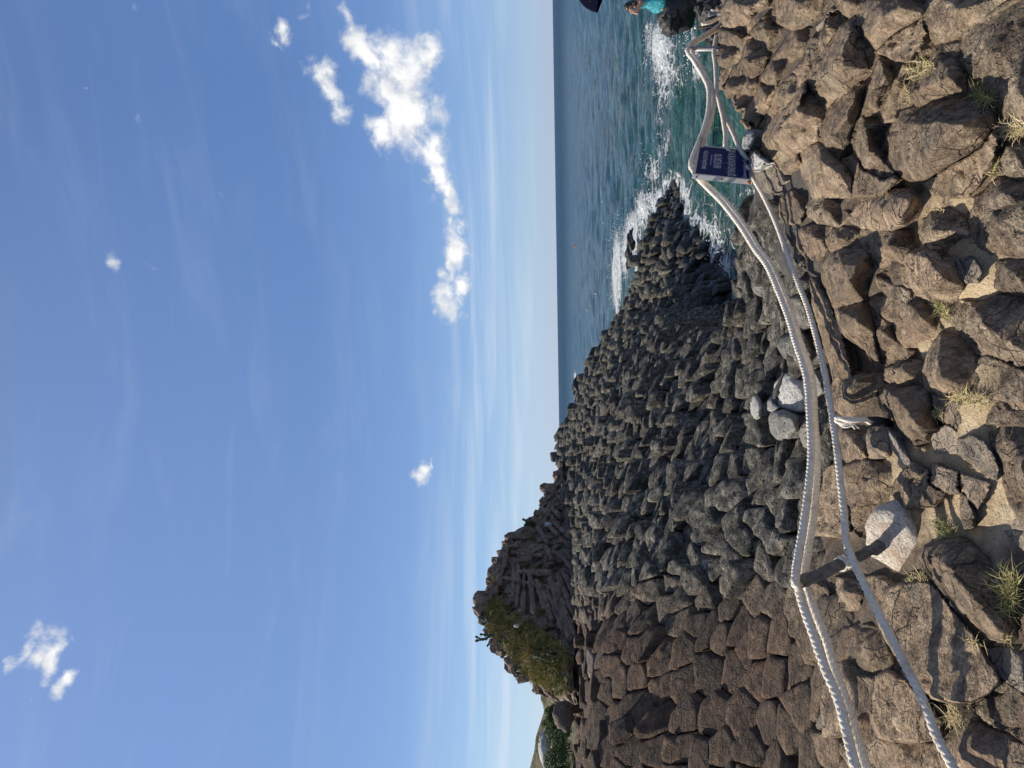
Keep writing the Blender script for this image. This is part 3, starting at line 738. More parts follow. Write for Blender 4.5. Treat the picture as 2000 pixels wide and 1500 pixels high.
# origin of the outline, label, outline, ridge points with heights, options
STONES = [
 (OA, 'brown angular block directly below the weathered post', [(490,0),(600,40),(740,150),(720,230),(640,270),(550,250),(505,150)], [(600,120,.06)], {}),
 (OA, 'dark rounded brown stone under the double rope just left of the weathered post', [(300,30),(460,90),(540,250),(620,370),(560,440),(500,545),(400,490),(320,330),(275,170)], [], {}),
 (OA, 'dark crusted brown stone between the double rope and the single rope', [(600,420),(760,385),(870,440),(915,560),(950,650),(940,745),(830,805),(700,770),(560,715),(530,620)], [(760,560,.05)], {}),
 (OA, 'smooth sloping slab just right of the double rope with fine grain', [(555,740),(700,775),(840,810),(830,950),(820,1090),(750,1060),(690,1150),(640,1050),(600,880)], [], dict(H=.04, strata=.6)),
 (OA, 'large flat topped stone crossed by the single rope low in its course', [(850,800),(950,755),(1080,830),(1180,930),(1240,1000),(1330,1140),(1310,1260),(1120,1290),(980,1280),(870,1250),(820,1130),(826,960)], [], dict(H=.07)),
 (OA, 'broad dark slab with a web of black cracks beside the single rope', [(890,360),(960,130),(1060,90),(1250,75),(1340,150),(1410,240),(1490,350),(1570,440),(1660,600),(1740,700),(1770,800),(1690,900),(1560,960),(1420,965),(1280,930),(1180,830),(1090,720),(1010,600),(950,500)], [], dict(H=.07)),
 (OA, 'striped narrow stone under the single rope at the foot of the post', [(720,20),(860,5),(965,90),(905,330),(830,250),(750,150)], [(860,150,.05)], dict(strata=1.0)),
 (OA, 'long brown boulder lying beside the granite post base', [(1210,-130),(1240,-200),(1330,-240),(1480,-270),(1580,-240),(1690,-160),(1760,-60),(1850,60),(1930,200),(1970,330),(1990,450),(1920,560),(1780,560),(1690,540),(1600,440),(1480,310),(1380,180),(1280,20)], [(1400,-60,.13),(1600,180,.14),(1780,400,.13)], dict(strata=.5)),
 (OA, 'pale tan streaked stone beyond the foot of the long brown boulder', [(1720,590),(1800,570),(1890,570),(2010,640),(2020,920),(1900,860),(1830,800),(1770,710)], [], dict(brown=.9, pale=.18, strata=.8)),
 (OA, 'grey slab lying half in shadow below the pale tan streaked stone', [(1690,900),(1790,800),(1900,870),(2020,950),(2020,1320),(1880,1210),(1790,1185),(1670,1115),(1600,1080),(1580,990)], [], dict(brown=.75)),
 (OA, 'lower brown block touching the big dry grass tuft near the single rope', [(1400,1290),(1480,1190),(1590,1125),(1700,1200),(1840,1250),(1865,1310),(1830,1530),(1400,1560),(1340,1420),(1330,1310)], [(1600,1330,.06)], {}),
 (OA, 'dark stone edge at the very lower left corner of the bank', [(1880,1300),(2040,1340),(2060,1600),(1840,1600)], [], {}),
 (OA, 'wide brown block right of the double rope at its left end', [(770,1340),(870,1275),(1000,1290),(1150,1300),(1320,1315),(1400,1430),(1390,1580),(850,1580)], [(1080,1430,.05)], {}),
 (OA, 'small wedge of brown rock squeezed right beside the double rope', [(690,1160),(760,1070),(820,1100),(860,1230),(790,1310),(720,1290)], [], dict(lift=-.02)),
 (OB, 'sandy brown striped slab left of the granite post base', [(595,660),(740,595),(850,630),(950,680),(1010,740),(985,830),(900,905),(830,960),(780,1050),(740,1190),(690,1135),(650,1000),(615,850)], [(760,780,.08),(700,1000,.06)], dict(strata=1.2)),
 (OB, 'small brown stone behind the single rope beside a black gap', [(420,680),(520,640),(580,760),(580,900),(480,950),(405,930)], [], {}),
 (OB, 'blocky brown stone seen between the two ropes above the post', [(380,985),(450,905),(570,900),(625,1000),(640,1150),(520,1185),(375,1170)], [], {}),
 (OB, 'dark triangular rock below the frayed rope end', [(555,360),(700,395),(765,470),(775,570),(700,615),(620,605),(575,500)], [(680,470,.07)], {}),
 (OB, 'yellowish block right below the frayed rope end', [(735,420),(800,350),(920,345),(960,460),(935,560),(780,590),(735,500)], [(820,430,.08)], dict(brown=1.0, pale=.1)),
 (OB, 'big smooth brown block above the frayed rope end', [(520,-60),(650,-75),(850,-70),(870,0),(810,90),(760,150),(680,215),(600,245),(535,200),(495,90)], [(640,40,.16),(700,-30,.15)], {}),
 (OB, 'rough lumpy dark boulder right of the frayed rope end', [(890,0),(1050,-10),(1180,10),(1265,80),(1265,250),(1275,350),(1230,435),(1150,475),(1080,400),(980,270),(900,190),(870,100)], [(1000,120,.16),(1130,300,.15)], dict(rough=2.2)),
 (OB, 'bright tan slab facet below the rough lumpy boulder', [(930,350),(1000,400),(1135,600),(1090,655),(955,505)], [], dict(H=.03, brown=1, pale=.28)),
 (OB, 'yellow brown weathered stone under the dry straw tuft', [(1280,80),(1400,100),(1545,180),(1565,285),(1480,345),(1340,275),(1285,170)], [], dict(pale=.1)),
 (OB, 'pale tan stone with parallel dark grooves', [(1285,360),(1400,318),(1492,400),(1485,535),(1298,545)], [], dict(pale=.22, strata=1.0)),
 (OB, 'large grey rock face with wavy grain at the lower edge', [(1720,320),(1860,330),(2060,350),(2080,1080),(1960,1025),(1880,905),(1820,785),(1795,620),(1755,480)], [(1960,650,.12)], dict(brown=.8, strata=1.5)),
 (OB, 'grey smooth stone above the large wavy grained rock face', [(1750,180),(1830,80),(1880,200),(2060,210),(2070,340),(1850,325),(1705,310)], [], dict(brown=.7)),
 (OB, 'mottled tan and grey stone half sunk in the sand', [(1490,440),(1600,400),(1685,450),(1765,560),(1795,640),(1785,745),(1700,735),(1600,645),(1500,545)], [], dict(pale=.12, H=.04)),
 (OB, 'tan brown flat stone right of the shadowed gully', [(1500,690),(1600,720),(1745,770),(1705,885),(1640,975),(1560,905),(1490,790)], [], dict(H=.04, pale=.05)),
 (OB, 'narrow dark grey stone in the shadowed gully', [(1510,820),(1560,900),(1625,1000),(1615,1105),(1530,1135),(1495,1000)], [], dict(brown=.6, H=.05)),
 (OB, 'hollowed dark brown stone in the shadow right of the granite post base', [(1005,740),(1140,605),(1275,700),(1255,780),(1375,850),(1300,945),(1150,965),(1040,975),(980,850)], [], dict(H=.05)),
 (OB, 'tan sunlit stone next to the hollowed dark one', [(1285,600),(1485,680),(1495,855),(1380,855),(1265,780)], [], dict(H=.05, pale=.08)),
 (OB, 'light tan stone at the lower edge under the wavy grained face', [(1845,1010),(1900,945),(2060,1090),(2060,1330),(1940,1265),(1850,1150)], [], dict(pale=.2)),
 (OB, 'dark brown pocked stone at the lower edge near the straw tuft', [(1870,-20),(2060,-20),(2060,200),(1885,190),(1850,100)], [], {}),
 (OC, 'squat brown boulder with a flat sandy face', [(1210,1410),(1260,1250),(1355,1115),(1450,1130),(1545,1180),(1605,1285),(1612,1400),(1600,1560),(1400,1600),(1245,1550)], [(1330,1300,.12),(1350,1450,.12)], {}),
 (OC, 'thick brown column end with a shallow pale dish on top', [(435,590),(475,500),(570,440),(680,425),(785,470),(825,560),(835,640),(765,720),(740,850),(795,900),(830,1080),(865,1310),(730,1185),(570,1085),(515,900),(470,780),(435,680)], [(560,560,.20),(700,570,.18),(640,700,.2),(680,1000,.14)], {}),
 (OC, 'flat brown slab striped by the shadows of the ropes', [(335,690),(400,720),(520,960),(580,1090),(610,1230),(665,1430),(520,1510),(470,1300),(395,1050),(355,900)], [], dict(H=.04)),
 (OC, 'rusty brown faceted stone right of the ropes', [(230,290),(380,268),(495,278),(445,370),(445,440),(380,535),(300,515),(230,420)], [(360,340,.07)], {}),
 (OC, 'small rusty stone with a dark twig lying on it', [(445,370),(510,290),(600,285),(665,330),(645,430),(500,475)], [(560,370,.06)], {}),
 (OC, 'rounded brown stone touching the ropes below the sign', [(100,60),(180,-5),(255,80),(285,140),(255,245),(160,255),(85,180)], [], {}),
 (OC, 'grey stone with a tan corner beside the rusty faceted stone', [(295,120),(380,5),(430,40),(560,120),(625,185),(545,265),(400,245),(325,190)], [(460,150,.08)], dict(brown=.7)),
 (OC, 'long lit brown slab above a deep black hollow', [(640,205),(760,60),(880,-10),(1090,-10),(1150,60),(1140,150),(1065,255),(960,305),(830,295),(735,275)], [(880,120,.10),(1090,60,.14),(1020,220,.12)], {}),
 (OC, 'sloping brown slab below the long lit slab', [(725,380),(750,300),(900,300),(1025,310),(1085,440),(1110,480),(1050,560),(1055,630),(940,640),(860,585),(775,480)], [(940,420,.08)], {}),
 (OC, 'lumpy grey stone with eroded ridges right of the black hollow', [(1180,300),(1220,220),(1300,165),(1425,115),(1490,180),(1565,330),(1595,425),(1400,455),(1225,415)], [(1300,300,.10)], dict(brown=.65, rough=2.2)),
 (OC, 'round knob like boulder with a bulging cap', [(1055,590),(1085,490),(1200,450),(1340,465),(1455,530),(1515,660),(1525,760),(1435,855),(1290,865),(1180,795),(1075,720)], [(1230,520,.16),(1360,650,.20),(1280,740,.17)], dict(rough=1.7)),
 (OC, 'broad grey slab at the lower edge above the tan sand pocket', [(1500,130),(1560,60),(1690,40),(1760,60),(2070,50),(2070,500),(1880,515),(1720,535),(1650,470),(1575,330),(1495,230)], [(1800,250,.08)], dict(brown=.65, strata=.5)),
 (OC, 'smaller grey slab at the lower edge beside the tan sand pocket', [(1765,545),(2070,515),(2070,820),(1880,795),(1775,745)], [(1950,650,.06)], dict(brown=.6, strata=.8)),
 (OC, 'tan stone in the sand pocket beside the round knob boulder', [(1465,520),(1600,500),(1675,600),(1645,705),(1540,715),(1475,640)], [], dict(pale=.15, H=.05)),
 (OC, 'big grey brown slab with fine grooves at the lower edge', [(1385,900),(1530,850),(1640,865),(1800,805),(1900,820),(2070,870),(2080,1300),(1940,1360),(1800,1295),(1640,1255),(1550,1150),(1475,1050),(1380,980)], [(1650,960,.12),(1800,1120,.12)], dict(brown=.7, strata=.9)),
 (OC, 'grey rock face at the lower edge under the grooved slab', [(1615,1330),(1700,1275),(1850,1335),(2070,1420),(2070,1640),(1680,1610),(1610,1430)], [], dict(brown=.65, strata=.9)),
 (OC, 'small brown stone in the middle of the bank with a dark split', [(795,870),(850,815),(980,830),(1085,890),(1065,985),(990,1045),(915,985),(835,925)], [], {}),
 (OC, 'pale brown column end next to the little green tuft', [(1085,880),(1200,868),(1295,950),(1335,1080),(1285,1155),(1180,1195),(1080,1205),(995,1110),(995,1020),(1075,960)], [(1180,980,.09)], dict(strata=.5)),
 (OC, 'dark upright slab edge across the middle of the bank', [(795,930),(850,950),(960,1040),(1000,1170),(1085,1225),(1065,1305),(940,1365),(880,1305),(825,1080)], [(900,1100,.07)], {}),
 (OC, 'dark knobbly stone below the upright slab edge', [(935,1375),(1050,1315),(1180,1325),(1215,1420),(1195,1510),(1000,1530),(905,1460)], [(1060,1400,.09)], dict(rough=1.8)),
 (OC, 'grey wedge between the dished column end and the round knob', [(845,640),(900,680),(1085,770),(1095,865),(1030,885),(895,795),(850,700)], [], dict(brown=.6)),
 (OD, 'column with a pale lit side and dark lower face by the bank edge', [(60,-40),(420,-40),(400,120),(230,240),(45,165)], [(250,20,.10),(185,200,.09)], {}),
 (OD, 'long tapering column below the bank edge, reaching toward the sign', [(190,235),(320,245),(320,340),(240,440),(150,500),(60,690),(-60,930),(-70,620),(30,470)], [(230,330,.09),(60,560,.10),(-20,740,.09)], {}),
 (OD, 'small rust tipped stone wedged between two leaning columns', [(325,300),(385,310),(370,400),(320,495),(265,485),(290,380)], [], dict(lift=.03)),
 (OD, 'short brown stone wedged under the wide main column', [(195,560),(260,480),(318,480),(318,630),(265,645)], [], dict(lift=.03)),
 (OD, 'dark narrow column in the shade of the tapering one', [(165,600),(275,640),(240,740),(100,900),(0,985),(-70,960),(0,780)], [(150,740,.06)], {}),
 (OD, 'long column with a bright top strip and a large dark brown face', [(295,640),(312,720),(400,780),(475,850),(430,950),(380,1010),(400,1080),(330,1140),(250,1185),(265,1250),(150,1335),(40,1275),(-60,1190),(-50,1000),(110,850)], [(285,690,.17),(215,870,.19),(90,1030,.17),(0,1120,.14)], {}),
 (OD, 'wide main column with a black triangular crack in its shaded side', [(305,590),(420,420),(560,230),(650,170),(705,260),(765,350),(855,430),(800,540),(690,640),(620,725),(480,845),(395,780),(315,690)], [(640,250,.12),(560,450,.17),(590,520,.16),(440,560,.14)], {}),
 (OD, 'thick column with a black hole in its upper side, right of the main one', [(645,130),(720,60),(830,-30),(1000,-30),(1185,60),(1205,125),(1060,235),(930,335),(850,405),(755,350),(685,270)], [(900,130,.14),(780,260,.12),(1030,60,.12)], dict(rough=1.4)),
 (OD, 'flaking ribbed column behind the wide main column', [(490,100),(630,140),(570,230),(430,420),(380,405),(335,465),(322,420),(370,300),(440,190)], [(480,220,.08)], dict(rough=1.6, strata=.7)),
 (OD, 'brown block at the picture edge above the ribbed column', [(485,-40),(725,-40),(720,50),(640,145),(540,60)], [(640,20,.07)], {}),
 (OD, 'pale tan sliver beside the brown block at the picture edge', [(380,200),(500,50),(545,65),(490,110),(430,200),(390,260)], [], dict(pale=.2, H=.03)),
 (OD, 'crumbly eroded stone above the upper dry tuft', [(855,405),(940,300),(1060,225),(1195,130),(1230,230),(1185,365),(1095,485),(980,465)], [], dict(rough=2.0, H=.05)),
 (OD, 'brown column left of the upper dry tuft', [(825,560),(868,445),(1045,490),(985,600),(960,700),(885,800),(872,885),(728,885),(716,800),(756,690)], [(910,600,.10),(830,780,.09)], {}),
 (OD, 'narrow column squeezed right beside the upper dry tuft', [(1040,515),(1125,600),(1055,700),(1000,850),(1000,925),(888,945),(888,820),(960,720),(975,620)], [(1020,680,.07)], dict(lift=.01)),
 (OD, 'column with a dark notch in front of the wide main column', [(395,960),(480,840),(620,730),(700,650),(745,570),(835,570),(765,680),(722,780),(702,880),(662,980),(642,1090),(600,1165),(560,1255),(455,1175),(415,1080)], [(680,740,.12),(600,930,.15),(500,1060,.12)], {}),
 (OD, 'smooth grey brown column end with a chipped corner', [(645,1070),(700,955),(740,920),(880,885),(892,970),(840,1060),(850,1150),(900,1245),(995,1340),(900,1395),(755,1325),(685,1210)], [(760,1000,.10),(780,1180,.10)], dict(brown=.85)),
 (OD, 'broad column end with a darker raised cap, below the bright strip column', [(245,1220),(300,1145),(400,1125),(500,1195),(580,1280),(655,1380),(690,1430),(655,1530),(355,1530),(285,1370)], [(420,1260,.12),(560,1370,.11),(400,1450,.10)], {}),
 (OD, 'flat pale brown facet between the capped and the chipped column ends', [(580,1255),(690,1215),(760,1330),(900,1400),(985,1360),(1005,1405),(940,1480),(880,1530),(660,1530),(665,1400)], [], dict(H=.04)),
 (OD, 'huge rounded boulder with parallel cracks, in the upper part of the bank', [(945,1080),(1005,960),(1050,890),(1180,840),(1350,780),(1500,755),(1625,800),(1745,880),(1745,1000),(1665,1125),(1560,1205),(1400,1285),(1230,1405),(1130,1395),(1000,1315),(910,1210)], [(1150,980,.17),(1350,950,.22),(1300,1150,.22),(1520,980,.2)], dict(spacing=4.5)),
 (OD, 'brown lit rock between the upper dry tuft and the huge rounded boulder', [(1025,830),(1055,740),(1150,640),(1240,530),(1340,435),(1455,470),(1560,600),(1625,680),(1560,760),(1380,775),(1180,835),(1055,890)], [(1220,690,.10),(1400,600,.12)], {}),
 (OD, 'dark flat slab in the upper corner above the long diagonal crack', [(1200,125),(1300,-40),(1920,-40),(1915,0),(1700,135),(1560,235),(1440,312),(1330,335),(1240,235)], [(1500,80,.06)], dict(brown=.85)),
 (OD, 'dark flat slab in the upper corner below the long diagonal crack', [(1935,0),(2070,-60),(2080,930),(1900,950),(1800,855),(1700,705),(1600,605),(1455,470),(1370,350),(1450,325),(1580,240),(1720,140)], [(1800,420,.07),(1950,700,.06)], dict(brown=.8)),
 (OD, 'grey rounded stone at the lower edge below the long dry grass', [(1800,1225),(1850,1130),(2060,1040),(2070,1410),(1900,1400),(1815,1330)], [(1930,1220,.08)], dict(brown=.6)),
 (OD, 'flat brown ledge in front of the huge rounded boulder', [(1230,1415),(1420,1295),(1570,1215),(1680,1130),(1755,1015),(1785,1100),(1745,1285),(1625,1455),(1560,1530),(1330,1530)], [], dict(H=.05, strata=.7)),
 (OD, 'rugged dark grey stone below the grey rounded one at the lower edge', [(1650,1550),(1740,1435),(1820,1380),(1900,1405),(2070,1430),(2070,1690),(1760,1700),(1600,1660)], [(1850,1530,.08)], dict(brown=.55, rough=1.6)),
 (OE, 'leaning hexagonal column at the top of the bank edge', [(1630,170),(1640,85),(1710,-30),(2010,-30),(1985,60),(1900,110),(1825,265),(1760,275),(1640,222)], [(1720,20,.14),(1665,160,.12),(1860,60,.12)], {}),
 (OE, 'stubby column end at the picture edge on top of the bank', [(1405,-30),(1640,-30),(1632,85),(1560,95),(1465,50)], [(1540,10,.10)], {}),
 (OE, 'short column with a dark shaded end beside the railing rope', [(1620,228),(1750,255),(1835,290),(1790,385),(1690,525),(1600,495),(1575,440),(1598,340)], [(1755,275,.13),(1640,475,.12)], {}),
 (OE, 'long column with a pale strip and black shaded side near the railing', [(1835,290),(1960,150),(2030,180),(2070,260),(2000,425),(1960,535),(1880,615),(1800,695),(1690,765),(1636,725),(1680,600),(1790,470)], [(1970,220,.14),(1840,480,.16),(1700,690,.12)], {}),
 (OE, 'small block on the bank edge beside the lower rope', [(1598,530),(1695,520),(1695,600),(1660,695),(1600,705),(1574,640)], [], {}),
 (OE, 'smooth brown column beneath the lower rope near the sign', [(1695,800),(1760,700),(1830,608),(1912,618),(1925,660),(1860,760),(1800,860),(1750,925),(1685,870)], [(1850,680,.09),(1760,840,.08)], {}),
 (OE, 'reddish brown column right behind the striped pale stone', [(1930,650),(2025,575),(2065,700),(2000,850),(1905,1005),(1880,960),(1755,932),(1830,850),(1905,740)], [(1960,760,.09),(1880,900,.08)], {}),
 (OE, 'brown wedge beside the granite block of the sign', [(1895,1000),(2025,900),(2065,1000),(2030,1135),(1935,1155),(1900,1080)], [], {}),
 (OE, 'small tip of stone between the two lower ropes', [(1575,880),(1610,775),(1665,860),(1668,935),(1600,905)], [], {}),
 (OE, 'flat grey sliver under the lower ropes', [(1695,928),(1840,945),(1885,990),(1820,1015),(1715,985)], [], dict(H=.03)),
 (OE, 'light grey slab just below the blue sign', [(1885,1315),(1990,1225),(2105,1275),(2125,1400),(2055,1510),(1955,1490)], [], dict(brown=.5, pale=.1)),
]
for og, lab, out, rid, kw in STONES:
    kw = dict(kw)
    kw['grow'] = 1.10
    rid = [(r[0], r[1], r[2]*.95) for r in rid]
    stone('bank_stone', lab, 'stone', T4(og, out), T4(og, rid), group='brown stones of the near bank', **kw)
# the same bank going on beside and in front of the view
mb = MB(); tints = []
for d in np.arange(.5, 7.6, .27):
    for X in np.arange(-4.2, 7.5, .29):
        p_ = np.array([X+rng.normal()*.07, d+rng.normal()*.06, 0.0]); r_ = rng.uniform(.15, .24)
        if X < -1 and d > 3.2: continue
        p_[2] = terrain(p_[0], p_[1]); a_, b2, w_ = pix(p_+[0, 0, .12])
        m_ = (r_*1.5+.1)/max(w_, .2)*F
        if w_ > .1 and a_-m_ < 2000 and -m_ < b2 < 1500+m_: continue
        if p_[2] < 3.1: continue
        mb.blob(p_-[0, 0, r_*.35], (r_*1.15, r_, r_*.75), float(rng.random()), .38, 16, 11, int(rng.integers(90)), 1.6)
tag(mesh_obj('outer_bank_stones', mb.V, mb.F, ROCK, origin=np.zeros(3), attrs={'tint': mb.A, 'brown': np.ones(len(mb.V)), 'pale': np.zeros(len(mb.V))}), 'more brown stones where the bank goes on beyond the edges of the view', 'stones', kind='stuff')
# pale granite boulders and pebbles on the pavement
GRAN = dict(brown=0, cut=.14, rough=.6, bevel=.6)
stone('granite_boulder', 'bright white speckled granite boulder behind the double rope', 'boulder', [(1510,772),(1512,748),(1530,729),(1555,732),(1574,746),(1576,775),(1566,806),(1540,801),(1520,793)], [(1548,748,.06),(1546,790,.05),(1525,765,.04)], H=.09, pale=1.0, lift=.04, group='rounded boulders by the rope', **GRAN)
stone('granite_boulder', 'dark grey rounded boulder with white spots behind the double rope', 'boulder', [(1500,815),(1508,799),(1535,799),(1561,812),(1561,840),(1545,858),(1518,861),(1503,843)], (), H=.12, pale=.33, lift=.03, group='rounded boulders by the rope', **GRAN)
stone('granite_boulder', 'small elongated cream boulder behind the white speckled one', 'boulder', [(1465,775),(1475,766),(1486,775),(1491,800),(1488,818),(1475,823),(1466,805)], (), H=.09, pale=.75, lift=.03, group='rounded boulders by the rope', **GRAN)
stone('granite_boulder', 'little pale boulder tucked between the white and the spotted boulder', 'boulder', [(1495,786),(1508,771),(1515,790),(1531,798),(1508,806),(1496,800)], (), H=.07, pale=.55, lift=.03, group='rounded boulders by the rope', **GRAN)
stone('granite_boulder', 'pale grey boulder half hidden by the double rope', 'boulder', [(1560,832),(1575,818),(1592,840),(1590,868),(1570,877),(1561,852)], (), H=.07, pale=.35, lift=.02, group='rounded boulders by the rope', **GRAN)
stone('granite_boulder', 'round smooth grey boulder beside the double rope', 'boulder', [(1517,675),(1524,656),(1550,649),(1578,658),(1590,690),(1578,716),(1550,712),(1528,697)], (), H=.09, pale=.14, lift=.03, group='rounded boulders by the rope', **GRAN)
stone('granite_boulder', 'grey boulder between the two ropes beside the white speckled one', 'boulder', [(1580,735),(1596,722),(1606,740),(1612,764),(1596,776),(1584,760)], (), H=.06, pale=.45, lift=.02, group='rounded boulders by the rope', **GRAN)
stone('granite_boulder', 'smooth grey stone seen between the ropes near the shadow stripes', 'boulder', [(1540,580),(1565,574),(1580,610),(1588,640),(1570,650),(1548,636),(1536,606)], (), H=.06, pale=.1, lift=.0, group='rounded boulders by the rope', **GRAN)
# ------------------------------------------------------------------ ropes and posts
def plane_depth(x, y, A, B2):
    """depth at which a sight line meets the upright plane through two ground points"""
    r = ray(x, y); n = np.array([B2[1]-A[1], -(B2[0]-A[0])]); return ((A[:2]-EYE[:2])@n)/(r[:2]@n)*r[1]
PA = at(1755, 1050, 3.55); PT = at(1543, 1148, 3.35); SB = at(1480, 322, 6.3); ST = at(1350, 325, 6.3); RB = at(1400, 97, 8.4); RT = at(1343, 96, 8.4)
mr = bpy.data.materials.new('rope_fibre'); t = NT(mr); b = t.bsdf(); p = t.pos(); tn = t.attr('tint')
c = t.mix(t.rng(t.noise(p, 28, 5, .7), .5, .72), (.90, .82, .69), (.66, .55, .42))
c = t.mix(t.math('MULTIPLY', t.rng(t.noise(p, 4, 4), .62, .74), .55), c, (.30, .22, .15))
t.put(b.inputs['Base Color'], c); b.inputs['Roughness'].default_value = .9
t.put(b.inputs['Normal'], t.bump(t.noise(p, 260, 3, .7), .004))
def rope(label, P, dia, twist=1, group='white mooring ropes of the railing', pitch=.085, name='rope'):
    C = spline(P, .013); mb = MB()
    T = np.gradient(C, axis=0); T /= np.linalg.norm(T, axis=1)[:, None]
    N = np.cross(T, [0, 0, 1.0]); N /= np.linalg.norm(N, axis=1)[:, None]; Bn = np.cross(N, T)
    L = np.concatenate([[0], np.cumsum(np.linalg.norm(np.diff(C, axis=0), axis=1))])
    for k in range(3):
        ph = twist*2*math.pi*L/pitch+k*2*math.pi/3
        R = dia*.215
        mb.tube(C+R*(np.cos(ph)[:, None]*N+np.sin(ph)[:, None]*Bn), dia*.30*(1+.06*noise(C*6+k*9)), 7)
    for k in range(int(len(C)*1.1)):
        i_ = rng.integers(2, len(C)-2); dv = rng.normal(size=3); dv -= T[i_]*(dv@T[i_]); dv /= np.linalg.norm(dv)
        p0 = C[i_]+dv*dia*.45; mb.tube([p0, p0+dv*.006+T[i_]*.008*rng.normal(), p0+dv*.010+T[i_]*.016*rng.normal()+[0, 0, -.004]], .0009, 3)
    return tag(mb.build(name, mr), label, 'rope', group)
def pathof(L, A, B2, off=0.0, dd_=None):
    out = []
    for q in L:
        x, y = q[:2]
        d = q[2] if len(q) > 2 else plane_depth(x, y, A, B2)
        out.append(at(x, y, d+off))
    return out
LE = at(1690, 1500, 2.75)                       # the ropes go on to a post outside the picture
upper1 = [LE+(LE-PT)*.9]+pathof([(1700,1580),(1671,1500),(1640,1375),(1614,1312),(1592,1250),(1574,1200),(1559,1150)], LE, PT)+[at(1553,1133,3.3)]+pathof([(1560,1080),(1573,1000),(1584,900),(1582,825),(1575,737),(1554,670),(1541,625),(1522,575),(1498,520),(1473,486),(1447,444),(1411,397),(1388,374),(1362,347)], PT, ST)+[at(1350,328,6.24)]
rope('thick white rope nearest the viewer, strung from the weathered post to the sign pipe', upper1, .042)
upper2 = [LE+(LE-PT)*.9-[0, 0, .04]]+pathof([(1722,1580),(1692,1500),(1655,1375),(1632,1312),(1614,1250),(1594,1200),(1578,1150)], LE, PT, .06)+[at(1571,1133,3.42)]+pathof([(1578,1080),(1590,1000),(1597,900),(1592,825),(1586,737),(1564,670),(1551,625),(1533,575),(1508,520),(1483,486),(1457,444),(1421,397),(1396,374),(1368,347)], PT, ST, .08)+[at(1356,326,6.36)]
rope('thick white rope close behind its twin, strung from weathered post to sign pipe', upper2, .040, -1)
LE2 = at(1860, 1500, 2.6); L1 = at(1655, 1085, 3.38)
lower = [LE2+(LE2-L1)*.9]+pathof([(1895,1580),(1862,1500),(1830,1440),(1800,1362),(1770,1303),(1745,1252),(1717,1200),(1680,1125)], LE2, L1)+[at(1664,1090,3.36)]+pathof([(1653,1055),(1648,1000),(1641,937),(1634,875),(1625,812),(1615,750),(1610,725),(1595,662),(1576,597),(1557,550),(1537,495),(1515,435),(1492,385),(1472,350)], L1, SB, 0)+[at(1458,325,6.25)]
rope('single white rope strung low from the weathered post to the foot of the sign', lower, .037, 1)
A1 = pathof([(1350,328,6.3),(1350,317,6.35),(1357,297,6.5),(1367,272,6.7),(1377,245,6.9),(1384,212,7.2),(1384,175,7.55),(1374,150,7.75),(1356,120,8.05),(1343,101,8.3),(1350,85,8.5),(1370,72,8.9),(1396,56,9.3),(1415,40,9.7)], None, None)
rope('upper white rope right of the sign, looping over the grey railing post', A1, .05)
A2 = pathof([(1358,322,6.42),(1372,284,6.65),(1383,250,6.9),(1392,217,7.2),(1393,187,7.5),(1385,160,7.75),(1365,122,8.12),(1352,101,8.38),(1357,85,8.6),(1377,72,9.0),(1403,56,9.4)], None, None)
rope('twin of the looping upper rope, hanging just under it right of the sign', A2, .046, -1)
A3 = pathof([(1455,330,6.45),(1420,292,6.6),(1417,262,6.8),(1412,230,7.1),(1405,200,7.4),(1400,175,7.6),(1397,125,8.1),(1394,100,8.35),(1399,70,8.7)], None, None)
rope('lower white rope right of the sign, hanging slack above the green water', A3, .045)
A4 = pathof([(1462,315,6.4),(1446,292,6.55),(1433,262,6.8),(1421,237,7.05),(1414,224,7.2),(1408,205,7.4)], None, None)
rope('short white rope rising from the sign foot to the slack lower rope', A4, .043, -1)

wood = simple('weathered_wood', (.15, .14, .125), .9, .55, 40, bump=.02, bscale=55)
galv = simple('grey_steel', (.30, .29, .28), .55, .15, 12, metal=.4)
rust = simple('rusty_pipe', (.10, .05, .03), .85, .4, 30)
black = simple('black_rubber', (.015, .015, .015), .7)
# weathered post in its granite base
pr = tag(empty('railing_post', PA), 'weathered grey driftwood post leaning out of a speckled granite base', 'post', 'posts of the rope railing')
n_ = 22; tt = np.linspace(0, 1, n_)[:, None]
ax = PT-PA; C = PA+ax*tt+.012*np.stack([fbm(np.column_stack([tt*5, tt*0+3, tt*0]), 2), fbm(np.column_stack([tt*5, tt*0+13, tt*0]), 2), 0*tt[:, 0]], 1)
mb = MB(); mb.tube(C, .026*(1+.16*fbm(np.column_stack([tt*9, tt*0, tt*0]), 3))+.0, 12)
V = np.array(mb.V); V += .012*np.stack([fbm(V*22, 3), fbm(V*22+9, 3), 0*V[:, 0]], 1); mb.V = V.tolist()
mb.build('pole', wood, pr)
